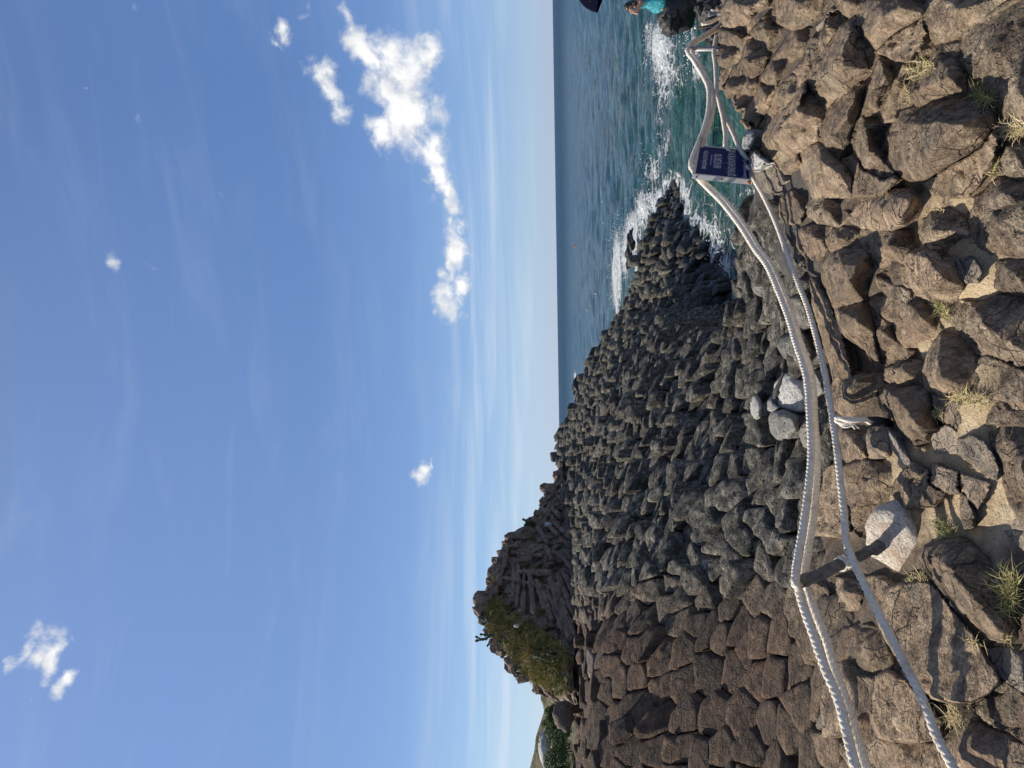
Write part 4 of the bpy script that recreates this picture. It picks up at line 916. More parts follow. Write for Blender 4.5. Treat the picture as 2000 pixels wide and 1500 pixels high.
# granite drum with its axis along the post
u_ = ax/np.linalg.norm(ax); e1 = np.cross(u_, [0, 1.0, 0]); e1 /= np.linalg.norm(e1); e2 = np.cross(u_, e1)
q0 = at(1752, 1047, 3.50)
fn_ = np.array([-.30, -.62, .72]); fn_ /= np.linalg.norm(fn_); e1 = np.cross(fn_, [0, 0, 1.0]); e1 /= np.linalg.norm(e1); e2 = np.cross(fn_, e1)
Vd = []; nu = 40; prof = [(.55,-.11),(.90,-.10),(.99,-.06),(1.0,.0),(.985,.035),(.93,.052),(.6,.058),(.3,.058)]
for f, hgt in prof:
    for k in range(nu):
        a = 2*math.pi*k/nu; Vd.append(q0+fn_*hgt+f*(.165*math.cos(a)*e1+.135*math.sin(a)*e2))
Vd.append(q0+fn_*.068); Vd = np.array(Vd); Vd += .016*np.stack([fbm(Vd*7, 3), fbm(Vd*7+30, 3), fbm(Vd*7+60, 3)], 1)
Fd = [[r*nu+k, r*nu+(k+1) % nu, (r+1)*nu+(k+1) % nu, (r+1)*nu+k] for r in range(len(prof)-1) for k in range(nu)]
Fd += [[(len(prof)-1)*nu+k, (len(prof)-1)*nu+(k+1) % nu, len(Vd)-1] for k in range(nu)]+[list(range(nu))[::-1]]
gm = bpy.data.materials.new('granite'); t = NT(gm); b = t.bsdf(); p = t.pos()
sp1 = t.voro(p, 75); sp2 = t.noise(p, 48, 4, .7)
c = t.mix(t.rng(sp2, .42, .6), (.46, .39, .31), (.66, .60, .52)); c = t.mix(t.math('MULTIPLY', t.rng(t.noise(p, 120, 3, .6), .56, .64), .8), c, (.10, .095, .09)); c = t.mix(t.math('MULTIPLY', t.rng(t.noise(p, 9, 4), .5, .66), .5), c, (.40, .23, .13))
t.put(b.inputs['Base Color'], c); b.inputs['Roughness'].default_value = .85; t.put(b.inputs['Normal'], t.bump(t.noise(p, 80, 4), .008))
mesh_obj('base', Vd, Fd, gm, pr)
# lashing of thin cord
mb = MB(); l0 = PA+ax*.52
for k in range(4):
    a = np.linspace(0, 2*math.pi, 26); q = l0+u_*(k*.011-.015)
    ee1 = np.cross(u_, [0, 1.0, 0]); ee1 /= np.linalg.norm(ee1); ee2 = np.cross(u_, ee1)
    mb.tube(q+.030*(np.cos(a)[:, None]*ee1+np.sin(a)[:, None]*ee2)+u_*.012*np.sin(a+k)[:, None], .0055, 6)
mb.tube(spline([l0, at(1668,1092,3.33), at(1672,1104,3.34), at(1655,1108,3.36)], .01), .005, 6)
mb.build('lashing', mr, pr)
# grey railing post by the water
gp = tag(empty('railing_post', RB), 'slim grey metal post with the white ropes looped over its top', 'post', 'posts of the rope railing')
mb = MB(); mb.tube([RB-[0, 0, .5], RT+[0, 0, .01]], .028, 14); mb.build('pole', galv, gp)
mb = MB(); mb.tube([RT+[0, 0, .005], RT+[0, 0, .03]], .034, 14); mb.build('cap', galv, gp)
# farther railing bits
q = at(1392, 26, 12.0); fp_ = tag(empty('railing_post', q-[0, 0, .4]), 'short pale grey railing post farther off at the picture edge', 'post', 'posts of the rope railing')
mb = MB(); a = at(1386, 27, 12.0); mb.tube([q-[0, 0, .4], a], .035, 12); mb.build('pole', galv, fp_)
mb = MB(); mb.tube([a-[0, 0, .02], a+[0, 0, .015]], .045, 12); mb.build('cap', galv, fp_)
q = at(1404, 50, 12.5); bp_ = tag(empty('railing_rod', q-[0, 0, .3]), 'thin black rod with a pale tip standing by the dark shore rocks', 'rod')
mb = MB(); mb.tube([q-[0, 0, .3], at(1360, 54, 12.5)], .016, 8); mb.build('shaft', black, bp_)
mb = MB(); mb.tube([at(1360, 54, 12.5), at(1356, 54, 12.5)], .022, 8); mb.build('tip', mr, bp_)
rope('short length of cream rope hanging beside the farther pale grey post', pathof([(1371,47,12),(1380,45,12),(1390,42,12.1),(1398,38,12.2),(1406,33,12.2)], None, None), .06, 1, None)
rope('short cream rope end at the picture edge beyond the grey post', pathof([(1389,20,12.1),(1398,22,12.1),(1406,21,12.1),(1414,16,12.2)], None, None), .05, -1, None)
# frayed end with its stake
fr = tag(empty('frayed_rope_end', at(1690, 832, 3.75)), 'frayed end of white rope tied to a short dark stake in the shadow', 'rope end')
mb = MB()
for k in range(11):
    a0 = at(1632+rng.uniform(-1, 1), 818+rng.uniform(-4, 6), 3.72); a1 = at(1652+rng.uniform(-4, 4), 822+rng.uniform(-6, 14), 3.68); a2 = at(1678+rng.uniform(-14, 8), 826+rng.uniform(-10, 26), 3.66)
    mb.tube(spline([a0, a1, a2], .012), np.linspace(.009, .004, len(spline([a0, a1, a2], .012))), 6)
mb.tube(spline([at(1634,816,3.72), at(1660,822,3.66), at(1688,820,3.66), at(1700,826,3.68)], .012), .012, 7)
mb.build('strands', mr, fr)
mb = MB(); mb.tube([at(1695,822,3.72), at(1712,822,3.70), at(1740,826,3.72)], [.022, .024, .02], 9); mb.build('stake', black, fr)

# ------------------------------------------------------------------ sign
TL, TR, BL, BR = at(1358,340,6.0), at(1367.4,286.4,6.6), at(1463.5,350.6,6.0), at(1462.6,294.9,6.6)
ux = (TR-TL); vx = (BL-TL); nn = np.cross(ux, -vx); nn /= np.linalg.norm(nn)
if nn[1] > 0: nn = -nn
sg = tag(empty('notice_sign', SB), 'navy notice board in a grey metal frame, white lettering, on a pipe between ropes', 'sign')
def quadpt(s_, t_, o=0.0):
    return (TL*(1-s_)*(1-t_)+TR*s_*(1-t_)+BL*(1-s_)*t_+BR*s_*t_)+nn*o
navy = simple('navy_paint', (.006, .018, .105), .65, .12, 30); navy.node_tree.nodes['Principled BSDF'].inputs['Specular IOR Level'].default_value = .15
gfr = simple('sign_metal', (.55, .55, .54), .4, .12, 25, metal=.3)
white = simple('white_lettering', (.85, .83, .80), .6, .06)
mb = MB(); mb.hexa([quadpt(.0, 1, -.006), quadpt(1, 1, -.006), quadpt(1, 0, -.006), quadpt(0, 0, -.006), quadpt(0, 1, 0), quadpt(1, 1, 0), quadpt(1, 0, 0), quadpt(0, 0, 0)])
mb.build('panel', navy, sg, smooth=False)
mb = MB()
def bar(s0, s1, t0, t1, o0, o1):
    mb.hexa([quadpt(s0, t1, o0), quadpt(s1, t1, o0), quadpt(s1, t0, o0), quadpt(s0, t0, o0), quadpt(s0, t1, o1), quadpt(s1, t1, o1), quadpt(s1, t0, o1), quadpt(s0, t0, o1)])
bar(-.03, 1.03, -.05, 0, -.034, .006); bar(-.03, 1.03, 1.0, 1.035, -.034, .006); bar(-.03, 0, 0, 1.0, -.034, .006); bar(1.0, 1.03, 0, 1.0, -.034, .006)
bar(-.027, 1.027, -.045, 1.03, -.035, -.033)
fr_ = mb.build('frame', gfr, sg, smooth=False)
mb = MB()
for tt_ in (.03, .5):
    q = quadpt(-.032, tt_, -.016); mb.blob(q, .007, amp=0)
mb.build('rivet', black, fr_)
mb = MB(); mb.blob(quadpt(-.03, 1.0, -.016), (.016, .016, .018), amp=.3, seed=4); mb.build('rust_patch', simple('rust_orange', (.42, .16, .04), .9, .4, 60), fr_)
lines = [('BAN QUẢN LÝ DI TÍCH', .20, .845, .135, .085), ('KHU VỰC BẢO TỒN', .27, .76, .385, .155), ('QUÝ KHÁCH KHÔNG ĐƯỢC ĐI VÀO', .045, .97, .66, .15), ('Conservation Range Do Not Enter', .03, .94, .905, .075)]
def text_part(txt, s0, s1, tb, hgt, k):
    cu = bpy.data.curves.new('txt', 'FONT'); cu.body = txt; cu.size = 1.0; cu.resolution_u = 2
    if k == 3: cu.shear = .25
    ob = bpy.data.objects.new('txt', cu); COL.objects.link(ob); bpy.context.view_layer.update()
    dg = bpy.context.evaluated_depsgraph_get(); me = bpy.data.meshes.new_from_object(ob.evaluated_get(dg))
    co = np.array([v.co[:] for v in me.vertices]); fc = [list(pl.vertices) for pl in me.polygons]
    bpy.data.objects.remove(ob); 
    w_ = co[:, 0].max()-co[:, 0].min(); x_ = (co[:, 0]-co[:, 0].min())/w_
    V = np.array([quadpt(s0+(s1-s0)*a_, tb-hgt*yy/.72, .0025) for a_, yy in zip(x_, co[:, 1])])
    mesh_obj('lettering', V, fc, white, sg, smooth=False)
for k, (tx, s0, s1, tb, hgt) in enumerate(lines): text_part(tx, s0, s1, tb+hgt*.5, hgt, k)
mb = MB(); bar(.36, .70, .255, .262, .0, .0025); mb.build('underline', white, sg, smooth=False)
# pipe and granite block
mb = MB()
ptop = at(1347, 326, 6.36); pbot = at(1492, 330, 6.36)
mb.tube([pbot-[0, 0, .25], ptop], .038, 18, cap=False); mb.tube([ptop, pbot], .030, 18, cap=False)
mb.build('pipe', rust, sg)
stone('granite_block', 'pale granite block at the foot of the sign pipe', 'granite block', [(1464,300),(1475,292),(1497,312),(1502,318),(1490,330),(1474,336),(1464,325)], (), H=.10, brown=0, pale=1.0, lift=.06, rough=.4, group=None)
stone('granite_block', 'pale granite stone crossed by dark shadow stripes, right of the sign', 'granite block', [(1447,290),(1451,268),(1458,253),(1473,256),(1476,268),(1468,290),(1455,297)], (), H=.12, brown=0, pale=.9, lift=.07, rough=.5, group=None)

# ------------------------------------------------------------------ shore rocks, person, umbrella, buoys
WETROCK = simple('wet_basalt', (.022, .021, .020), .5, .6, 5, bump=.06, bscale=9)
def sea_rock(label, x, y, d, r, seed, stretch=(1, 1, 1), name='shore_rock', dz=0.0):
    c = at(x, y, d); mb = MB()
    R = np.array(stretch)*r
    mb.blob(c+[0, 0, dz], R, 0.3+.07*seed, .34, 26, 18, seed, 1.9)
    V = np.array(mb.V); q = np.stack([fbm(V*2.2+seed, 3), fbm(V*2.2+seed+9, 3), fbm(V*2.6+seed+19, 3)], 1)
    st_ = np.sin(V@np.array([2.6, .6, .9])*2.3+2*fbm(V*.8, 2)); V = V+q*.2*r+.09*r*st_[:, None]*np.array([.3, 0, 1.0]); mb.V = V.tolist()
    o = mesh_obj(name, mb.V, mb.F, WETROCK)
    return tag(o, label, 'rock', 'dark rocks at the water', 'thing')
sea_rock('jagged black rock in the surf below the woman', 1326, 16, 25.0, .66, 1, (1.15, .9, 1.0))
sea_rock('black spur of rock running into the white surf left of the woman', 1310, 44, 24.6, .42, 2, (1.0, .9, .8))
sea_rock('black rock at the picture edge under the turquoise dress', 1330, -22, 25.6, .85, 3, (1.2, .9, 1.0))
sea_rock('dark wet shore rock right behind the black rod', 1400, 40, 20.0, .62, 4, (1.0, .8, .55))
sea_rock('dark wet shore rock behind the loop of the upper ropes', 1402, 84, 19.0, .5, 5, (1.0, .8, .5))
sea_rock('dark shore rock at the picture edge behind the farther railing post', 1398, 2, 20.0, .7, 6, (1.0, .8, .75))
sea_rock('small dark islet far out with a breaking wave', 1128, 757, 150, 1.3, 7, (1.9, 1.2, .75))
sea_rock('low black rock awash at the far side of the reef', 1232, 470, 44, .42, 8, (1.6, .9, .45))
sea_rock('black rock awash beside the long white breaker', 1228, 500, 46, .42, 9, (2.2, .9, .4))

skin = simple('skin', (.50, .27, .18), .55, .06); hairm = simple('black_hair', (.012, .01, .01), .45, .2)
dress = bpy.data.materials.new('turquoise_dress'); t = NT(dress); b = t.bsdf(); p = t.pos()
c = t.mix(t.rng(t.noise(p, 14, 4, .6), .5, .62), (.02, .30, .36), (.005, .075, .12)); c = t.mix(t.rng(t.noise(p, 9, 3), .62, .68), c, (.25, .58, .60))
t.put(b.inputs['Base Color'], c); b.inputs['Roughness'].default_value = .75
DP = 25.0
def P_(x, y, off=0): return at(x, y, DP+off)
def skin_body(name, nodes, edges, mat, parent, sub=2):
    me = bpy.data.meshes.new(name); me.from_pydata([list(np.asarray(n[0])-np.asarray(parent.location)) for n in nodes], edges, [])
    o = bpy.data.objects.new(name, me); COL.objects.link(o); o.parent = parent
    md = o.modifiers.new('skin', 'SKIN'); md.use_smooth_shade = True
    for v, n in zip(me.skin_vertices[0].data, nodes): v.radius = (n[1], n[1]) if np.isscalar(n[1]) else n[1]
    me.skin_vertices[0].data[0].use_root = True
    o.modifiers.new('sub', 'SUBSURF').levels = sub; o.modifiers['sub'].render_levels = sub
    me.materials.append(mat); return o
pe = tag(empty('person', P_(1300, 4)), 'dark haired woman in a turquoise dress by the surf, arms raised to her face', 'person')
# body: pelvis, spine, neck, head, both arms bent to the face, both legs folded down
N = [(P_(1278, 6), .15), (P_(1262, 5), .13), (P_(1250, 5), .15), (P_(1243, 6), .075), (P_(1238, 9), .065), (P_(1230.5, 14), (.115, .10)), (P_(1225, 16), .10),
     (P_(1248, 12, -.12), .065), (P_(1246, 27, -.22), .042), (P_(1236, 24, -.2), .032), (P_(1233.5, 26, -.2), .036),
     (P_(1248, -2, -.1), .065), (P_(1254, 10, -.32), .045), (P_(1240, 20, -.3), .034), (P_(1236, 23, -.28), .036),
     (P_(1280, 12, -.1), .10), (P_(1283, 17, -.2), .07), (P_(1300, 17, -.25), .05), (P_(1303, 24, -.35), .04),
     (P_(1281, 2, -.1), .10), (P_(1285, 12, -.2), .07), (P_(1303, 10, -.3), .05), (P_(1306, 17, -.4), .04)]
E = [(0,1),(1,2),(2,3),(3,4),(4,5),(5,6),(2,7),(7,8),(8,9),(9,10),(2,11),(11,12),(12,13),(13,14),(0,15),(15,16),(16,17),(17,18),(0,19),(19,20),(20,21),(21,22)]
skin_body('body', N, E, skin, pe)
mb = MB(); mb.blob(P_(1228, 12.5, .03), (.15, .15, .17), amp=.16, nu=16, nv=11, seed=2); mb.blob(P_(1238, 8, .1), (.15, .13, .24), amp=.22, nu=14, nv=9, seed=5); mb.blob(P_(1244, 9, .02), (.14, .12, .16), amp=.2, nu=12, nv=9, seed=6)
mb.build('hair', hairm, pe)
def loft(rows, mat, name, parent, nu=26, fold=.06):
    V = []; 
    for j, (c_, rx, ry) in enumerate(rows):
        for k in range(nu):
            a = 2*math.pi*k/nu; f = 1+fold*(j/len(rows))*math.sin(a*7+j*.4)
            V.append(np.asarray(c_)+np.array([rx*math.cos(a)*f, ry*math.sin(a)*f, 0]))
    Fc = [[j*nu+k, j*nu+(k+1) % nu, (j+1)*nu+(k+1) % nu, (j+1)*nu+k] for j in range(len(rows)-1) for k in range(nu)]
    Fc += [list(range(nu))[::-1], [(len(rows)-1)*nu+k for k in range(nu)]]
    return mesh_obj(name, V, Fc, mat, parent)
loft([(P_(1243, 5), .10, .09), (P_(1247, 4.5), .21, .14), (P_(1254, 5), .19, .15), (P_(1262, 5), .17, .14), (P_(1270, 6, -.04), .24, .2), (P_(1279, 7, -.1), .30, .30), (P_(1288, 6, -.12), .31, .34), (P_(1294, 5, -.12), .33, .36), (P_(1298, 4, -.12), .34, .36)], dress, 'dress', pe)
# face: eyes, nose and lips of a head turned to the left
hd = P_(1231, 16, -.02); mb = MB(); mb.blob(hd+[-.085, -.06, -.02], (.05, .06, .085), amp=.03, nu=12, nv=9); mb.blob(hd+[-.135, -.075, -.015], (.018, .016, .024), amp=0); mb.build('face', skin, pe)
mb = MB(); mb.blob(hd+[-.125, -.10, .02], (.008, .01, .007), amp=0); mb.blob(hd+[-.128, -.05, .02], (.008, .01, .007), amp=0); mb.build('eyes', black, pe)
# five fingers on each hand, curled towards the cheek
mb = MB()
for base in (P_(1233.5, 26, -.2), P_(1236, 23, -.28)):
    for k in range(5):
        o_ = np.array([.0, (k-2)*.017, -.004*abs(k-2)]); L_ = (.05, .065, .07, .065, .05)[k]
        mb.tube([base+o_, base+o_+[.02, 0, L_*.5], base+o_+[.045, 0, L_*.8]], [.010, .009, .007], 6)
mb.build('fingers', skin, pe)

um = tag(empty('umbrella', at(1155, -8, 20)), 'navy blue umbrella cut off by the picture edge, tilted over the sea', 'umbrella')
umat = simple('navy_canopy', (.001, .002, .013), .9, .08); umat.node_tree.nodes['Principled BSDF'].inputs['Specular IOR Level'].default_value = .08
# canopy: eight panels round a tilted axis; the rim seen edge on makes the straight lower edge
ap = at(1127, -35, 20); ctr = at(1172, -22, 20); axd = ap-ctr; Hh = np.linalg.norm(axd); axd /= Hh
e1 = np.cross(axd, [0, 1.0, 0]); e1 /= np.linalg.norm(e1); e2 = np.cross(axd, e1); V = []; rows = 9; nu = 48
for j in range(rows):
    q = j/(rows-1)
    for k in range(nu):
        a = 2*math.pi*k/nu+.39; seg = (a % (math.pi/4))/(math.pi/4)
        R = .62*math.sin(q*math.pi/2*.98)*(math.cos(math.pi/8)/math.cos((seg-.5)*math.pi/4))
        V.append(ap+(e1*math.cos(a)+e2*math.sin(a))*R-axd*Hh*(1-math.cos(q*math.pi/2))*.9)
for k in range(nu): V.append(np.array(V[(rows-1)*nu+k])-axd*.16)
Fc = [[j*nu+k, j*nu+(k+1) % nu, (j+1)*nu+(k+1) % nu, (j+1)*nu+k] for j in range(rows) for k in range(nu)]
mesh_obj('canopy', V, Fc, umat, um)
mb = MB(); mb.tube([ap+axd*.06, ctr-axd*.75], .012, 8); mb.build('pole', galv, um)
mb = MB()
for k in range(8):
    a = 2*math.pi*k/8+.39; tip = ap+(e1*math.cos(a)+e2*math.sin(a))*.58-axd*Hh*.8; mb.tube([ctr-axd*.02, tip], .005, 5)
mb.build('ribs', galv, um)
mb = MB(); hb = ctr-axd*.75; mb.tube(spline([hb, hb-axd*.06, hb-axd*.1+e1*.03, hb-axd*.07+e1*.06], .01), .015, 8); mb.build('handle', black, um)

for x, y, d, r, col, lab, grp in [(1123,480,210,.42,(.75,.10,.04),'small orange red float far out on the sea', None), (1146,604,150,.2,(.7,.62,.55),'tiny pale float beyond the reef', 'tiny pale floats'), (1163,573,110,.16,(.7,.62,.55),'tiny pale float beyond the reef', 'tiny pale floats'), (1119,594,230,.22,(.7,.62,.55),'tiny pale float beyond the reef', 'tiny pale floats')]:
    c = at_z(x, y, .1); bu = tag(empty('float', c), lab, 'float', grp)
    mb = MB(); mb.blob(c, (r, r, r*.8), amp=.03); mb.build('buoy', simple('float_paint', col, .5), bu)
    mb = MB(); mb.tube([c+[0, 0, r*.7], c+[0, 0, r*1.25]], r*.2, 8); mb.build('stem', black, bu)
# spray thrown up where the swell hits rock
mb = MB()
def at_splash(x, y, n, sx, sy, up):
    c = at_z(x, y, .1)
    a_, b2, w_ = pix(c)
    for _ in range(n):
        px_ = x+rng.normal()*sx; py_ = y+rng.normal()*sy
        q = at_z(px_, py_, .05) if px_ > 1100 else c
        q = q+[0, 0, abs(rng.normal())*up]; r = abs(rng.normal())*.012+.006
        mb.blob(q, r, amp=.2, nu=5, nv=4, seed=rng.integers(9))
for a in [(1235,455,500,9,22,.55),(1205,520,260,4,40,.35),(1290,392,240,14,14,.4),(1293,95,420,9,26,.35),(1345,35,160,8,16,.3),(1392,575,260,12,24,.25),(1310,418,120,7,9,.3),(1355,90,160,9,40,.25),(1124,742,60,1.0,10,.9),(1270,330,160,12,26,.15),(1395,500,140,16,40,.12)]: at_splash(*a)
tag(mb.build('wave_spray', simple('white_spray', (.82, .85, .87), .8, .03)), 'white spray and froth where the waves break on the rocks', 'spray', kind='stuff')
# ------------------------------------------------------------------ cliff
CLX = [(905,1092),(930,1086),(950,1074),(965,1062),(985,1054),(1010,1044),(1030,1040),(1042,1011),(1052,992),(1070,987),(1085,976),(1110,972),(1130,957),(1150,946),(1165,940),(1190,940),(1215,944),(1230,950),(1245,956),(1260,968),(1285,988),(1300,1000),(1315,1012),(1330,1030),(1345,1041),(1358,1052),(1368,1075),(1376,1112)]
CBX = [(905,1094),(930,1096),(960,1108),(1000,1122),(1050,1142),(1100,1155),(1150,1152),(1200,1138),(1250,1124),(1300,1114),(1350,1118),(1376,1124)]
cy_ = np.linspace(905, 1376, 190); top_ = np.interp(cy_, [a for a, b in CLX], [b for a, b in CLX]); top_ = top_+5.5*noise(np.column_stack([np.floor(cy_/9)*1.7, 0*cy_, 0*cy_]))+3.5*noise(np.column_stack([cy_*.35, 0*cy_+4, 0*cy_]))+2; bot_ = np.interp(cy_, [a for a, b in CBX], [b for a, b in CBX])+4
dfoot = np.interp(cy_, [905, 950, 1000, 1100, 1200, 1300, 1376], [36, 33, 30, 27, 25, 23.5, 22.5])
V = []; nt = 46
for j in range(nt):
    q = j/(nt-1)
    x = bot_+(top_-bot_)*q
    d = dfoot+2.6*q**1.3
    V.append(at(x, cy_, d))
V = np.array(V); top_row = V[-1].copy()
for back, dz in ((.8, -.05), (2.0, -.3), (4.5, -2.2), (6.5, -6)):
    r_ = top_row.copy(); r_[:, 1] += back; r_[:, 2] += dz; V = np.concatenate([V, r_[None]])
nr = len(V); W_ = V.reshape(-1, 3)
q = np.repeat(np.concatenate([np.linspace(0, 1, nt), [1, 1, 1, 1]]), len(cy_))
dsp = fbm(W_*np.array([.9, .9, .55]), 4)*.38+fbm(W_*np.array([3.2, 3.2, 1.2]), 3)*.16
blk = np.abs(noise(W_*np.array([1.7, 1.7, .7])+5)); dsp -= .28*np.clip(1-blk/.12, 0, 1)
fade = np.clip((1-q)/.10, .3, 1)*np.clip(q/.06, .2, 1)
W_ = W_+np.stack([.25*dsp, -1.0*dsp, .1*dsp], 1)*fade[:, None]
n_ = len(cy_); Fc = [[j*n_+i, (j+1)*n_+i, (j+1)*n_+i+1, j*n_+i+1] for j in range(nr-1) for i in range(n_-1)]
cl = tag(empty('basalt_cliff', at(1120, 1150, 26)), 'dark brown basalt outcrop with leaning columns and dry grass on its crest', 'cliff', kind='thing')
mc = bpy.data.materials.new('cliff_rock'); t = NT(mc); b = t.bsdf(); p = t.pos()
mid = t.noise(p, 3.2, 7, .65); gr = t.noise(p, 1.1, 5, .6)
c = t.ramp(mid, [(.3, (.06, .045, .034)), (.5, (.23, .165, .12)), (.72, (.42, .33, .25))])
c = t.mix(t.rng(t.noise(p, 14, 4, .7), .45, .7), c, t.mix(1.0, c, (1.7, 1.6, 1.5), 'MULTIPLY'))
hv_ = t.attr('grassy')
c = t.mix(t.math('MULTIPLY', hv_, t.rng(t.noise(p, 5, 5, .7), .4, .6)), c, t.ramp(t.noise(p, 9, 4), [(.35, (.10, .10, .03)), (.65, (.34, .27, .11))]))
t.put(b.inputs['Base Color'], c); b.inputs['Roughness'].default_value = .95
t.put(b.inputs['Normal'], t.bump(t.math('ADD', mid, t.math('MULTIPLY', t.noise(p, 18, 4, .65), .3)), .25))
ppx, ppy, _ = pix(W_)
def grassy(x, y): return np.clip((1015+(y-1195)*1.4-x)/14, 0, 1)*np.clip((1120-x)/10, 0, 1)*np.clip((y-1146)/14, 0, 1)*np.clip((1356-y)/25, 0, 1)*np.clip((x-np.interp(y, cy_, top_)-7)/9, 0, 1)
mesh_obj('face', W_, Fc, mc, cl, attrs={'grassy': grassy(ppx, ppy)})
mcol = simple('reddish_column', (.20, .135, .105), .9, .45, 2.2, bump=.1, bscale=6)
# leaning columns on its front
COLS = [(1018,1058,985,1072,7),(1040,1088,1002,1098,8),(1060,1085,1010,1085,6),(1078,1118,1012,1118,9),(1082,1150,985,1128,8),(1003,1095,1003,1165,8),(1012,1098,1012,1185,9),(1024,1110,1023,1195,9),(1034,1118,1045,1200,8),(1046,1130,1062,1190,8),(1056,1140,1078,1212,9),(1068,1150,1098,1230,9),(1075,1128,1112,1245,9),(1086,1140,1122,1240,8),(1090,1122,1128,1215,9),(1098,1112,1140,1200,9),(1108,1098,1150,1170,9),(995,1062,985,1110,8),(985,1080,978,1140,8),(1050,1030,1070,1060,8),(1060,1015,1090,1045,8),(1082,1020,1120,1055,9),(1095,1050,1135,1090,9),(1080,1075,1112,1100,8),(1062,1065,1080,1090,8),(1110,1080,1142,1120,9),(1072,985,1095,1010,8),(1088,968,1108,990,7),(975,1120,968,1160,7),(965,1140,958,1172,6)]
for x0, y0, x1, y1, w in COLS:
    def fd(x, y):
        tq = np.clip((np.interp(y, cy_, bot_)-x)/(np.interp(y, cy_, bot_)-np.interp(y, cy_, top_)+1e-6), 0, 1); return np.interp(y, cy_, dfoot)+2.6*tq**1.3-.42
    a = at(x0, y0, fd(x0, y0)); b2 = at(x1, y1, fd(x1, y1)); r = w/F*26*rng.uniform(.5, .8)
    C = a+(b2-a)*np.linspace(0, 1, 16)[:, None]+.05*np.stack([fbm(np.column_stack([np.linspace(0, 3, 16)+x0, np.zeros(16)+y0, np.zeros(16)]), 2)]*3, 1)*np.array([.6, 0, .6])
    mb = MB(); rr = r*(1+.12*noise(np.column_stack([np.linspace(0, 6, 16), np.zeros(16)+x0, np.zeros(16)]))); rr[0] *= .82; rr[-1] *= .82
    mb.tube(C, rr, 6)
    V_ = np.array(mb.V); V_ += .06*np.stack([fbm(V_*3.5, 3), fbm(V_*3.5+7, 3), fbm(V_*3.5+17, 3)], 1)
    mesh_obj('column', V_, mb.F, mcol if (x0*7+y0) % 3 else mc, cl, smooth=False, attrs={'grassy': np.zeros(len(V_))})
# broken blocks along the crest
for k in range(26):
    y_ = 935+k*16.3+rng.normal()*4; x_ = np.interp(y_, cy_, top_)+rng.uniform(-1, 7); s_ = rng.uniform(.18, .42)
    mb = MB(); mb.blob(at(x_, y_, np.interp(y_, cy_, dfoot)+2.5), (s_*rng.uniform(.7, 1.1), s_*.8, s_*rng.uniform(.7, 1.3)), amp=.45, nu=9, nv=6, seed=k, freq=1.4)
    mesh_obj('crest_block', mb.V, mb.F, mc, cl, smooth=False, attrs={'grassy': np.zeros(len(mb.V))})
# a few boulders perched on it
for k, (x, y, lab) in enumerate([(1071, 1024, 'small pale stone lying on the right shoulder of the dark outcrop'), (1009, 1222, 'tiny white stone in the dry grass of the outcrop'), (1093, 1296, 'white litter-like stone low in the grass of the outcrop')]):
    d_ = np.interp(y, cy_, dfoot)+(-.2 if k == 0 else .3)
    mb = MB(); mb.blob(at(x, y, d_), np.array([.10, .10, .16])*(1.0 if k == 0 else .62), amp=.25, seed=k)
    o = mesh_obj('pale_stone', mb.V, mb.F, ROCK, attrs={'tint': np.full(len(mb.V), .3), 'brown': np.zeros(len(mb.V)), 'pale': np.full(len(mb.V), .9)}); tag(o, lab, 'stone', None, 'thing')

# ------------------------------------------------------------------ grass
mg = bpy.data.materials.new('grass_blade'); t = NT(mg); b = t.bsdf(); tn = t.attr('tint')
c = t.ramp(tn, [(0, (.07, .11, .03)), (.3, (.17, .21, .055)), (.55, (.36, .31, .11)), (.8, (.52, .41, .21)), (1, (.62, .51, .31))])
t.put(b.inputs['Base Color'], c); b.inputs['Roughness'].default_value = .7
def blade(mb, p0, dirv, L, w, bend, tint, seg=4):
    p = np.array(p0, float); d_ = np.array(dirv, float); d_ /= np.linalg.norm(d_); side = np.cross(d_, [0, 0, 1.0])+rng.normal(size=3)*.3; side /= np.linalg.norm(side)
    V = []
    for k in range(seg+1):
        f = k/seg; ww = w*(1-f)**.7
        V += [p-side*ww/2, p+side*ww/2]
        p = p+d_*L/seg; d_ = d_+np.array(bend)/seg; d_ /= np.linalg.norm(d_)
    mb.add(V, [[2*k, 2*k+1, 2*k+3, 2*k+2] for k in range(seg)], tint)
def tuft(label, x, y, rx, ry, n, L, dry, lift=.03, flat=.4, w=.005, group='grass tufts in the cracks', name='grass_tuft', d=None):
    mb = MB(); n = int(n*1.5); L0 = L; tl = rng.uniform(0, 3.14)
    for _ in range(n):
        a = rng.uniform(0, 2*math.pi); q = math.sqrt(rng.random())
        u1, u2 = 1.25*q*math.cos(a), .55*q*math.sin(a); px_, py_ = x+rx*(u1*math.cos(tl)-u2*math.sin(tl)), y+ry*(u1*math.sin(tl)+u2*math.cos(tl))
        p0 = hit([px_], [py_], lift)[0] if d is None else at(px_, py_, d)
        dv = rng.normal(size=3)*[1, 1, .3]; dv /= np.linalg.norm(dv); dv = dv*(flat+.6*rng.random())+np.array([0, -.1, .55*(1-flat)+.08])
        tn_ = np.clip(dry+(.10 if d is None else 0)+rng.normal()*.17, 0, 1); L = L0*(.70 if d is None else 1)
        blade(mb, p0-[0, 0, .02], dv, L*rng.uniform(.35, 1.25), w*rng.uniform(.45, .95), rng.normal(size=3)*.9+[0, 0, -.8], tn_)
    return tag(mb.build(name, mg), label, 'grass', group)
tuft('dry straw and green tuft under the thick column with the black hole', 1790, 135, 22, 26, 130, .085, .62, .07)
tuft('short dry tuft below the narrow squeezed column', 1763, 182, 8, 14, 50, .05, .6, .07)
tuft('green bladed tuft at the tip of the huge rounded boulder', 1914, 192, 18, 14, 70, .11, .35, .07)
tuft('long run of dry straw under the dark corner slab', 1972, 252, 22, 26, 170, .085, .85, .05)
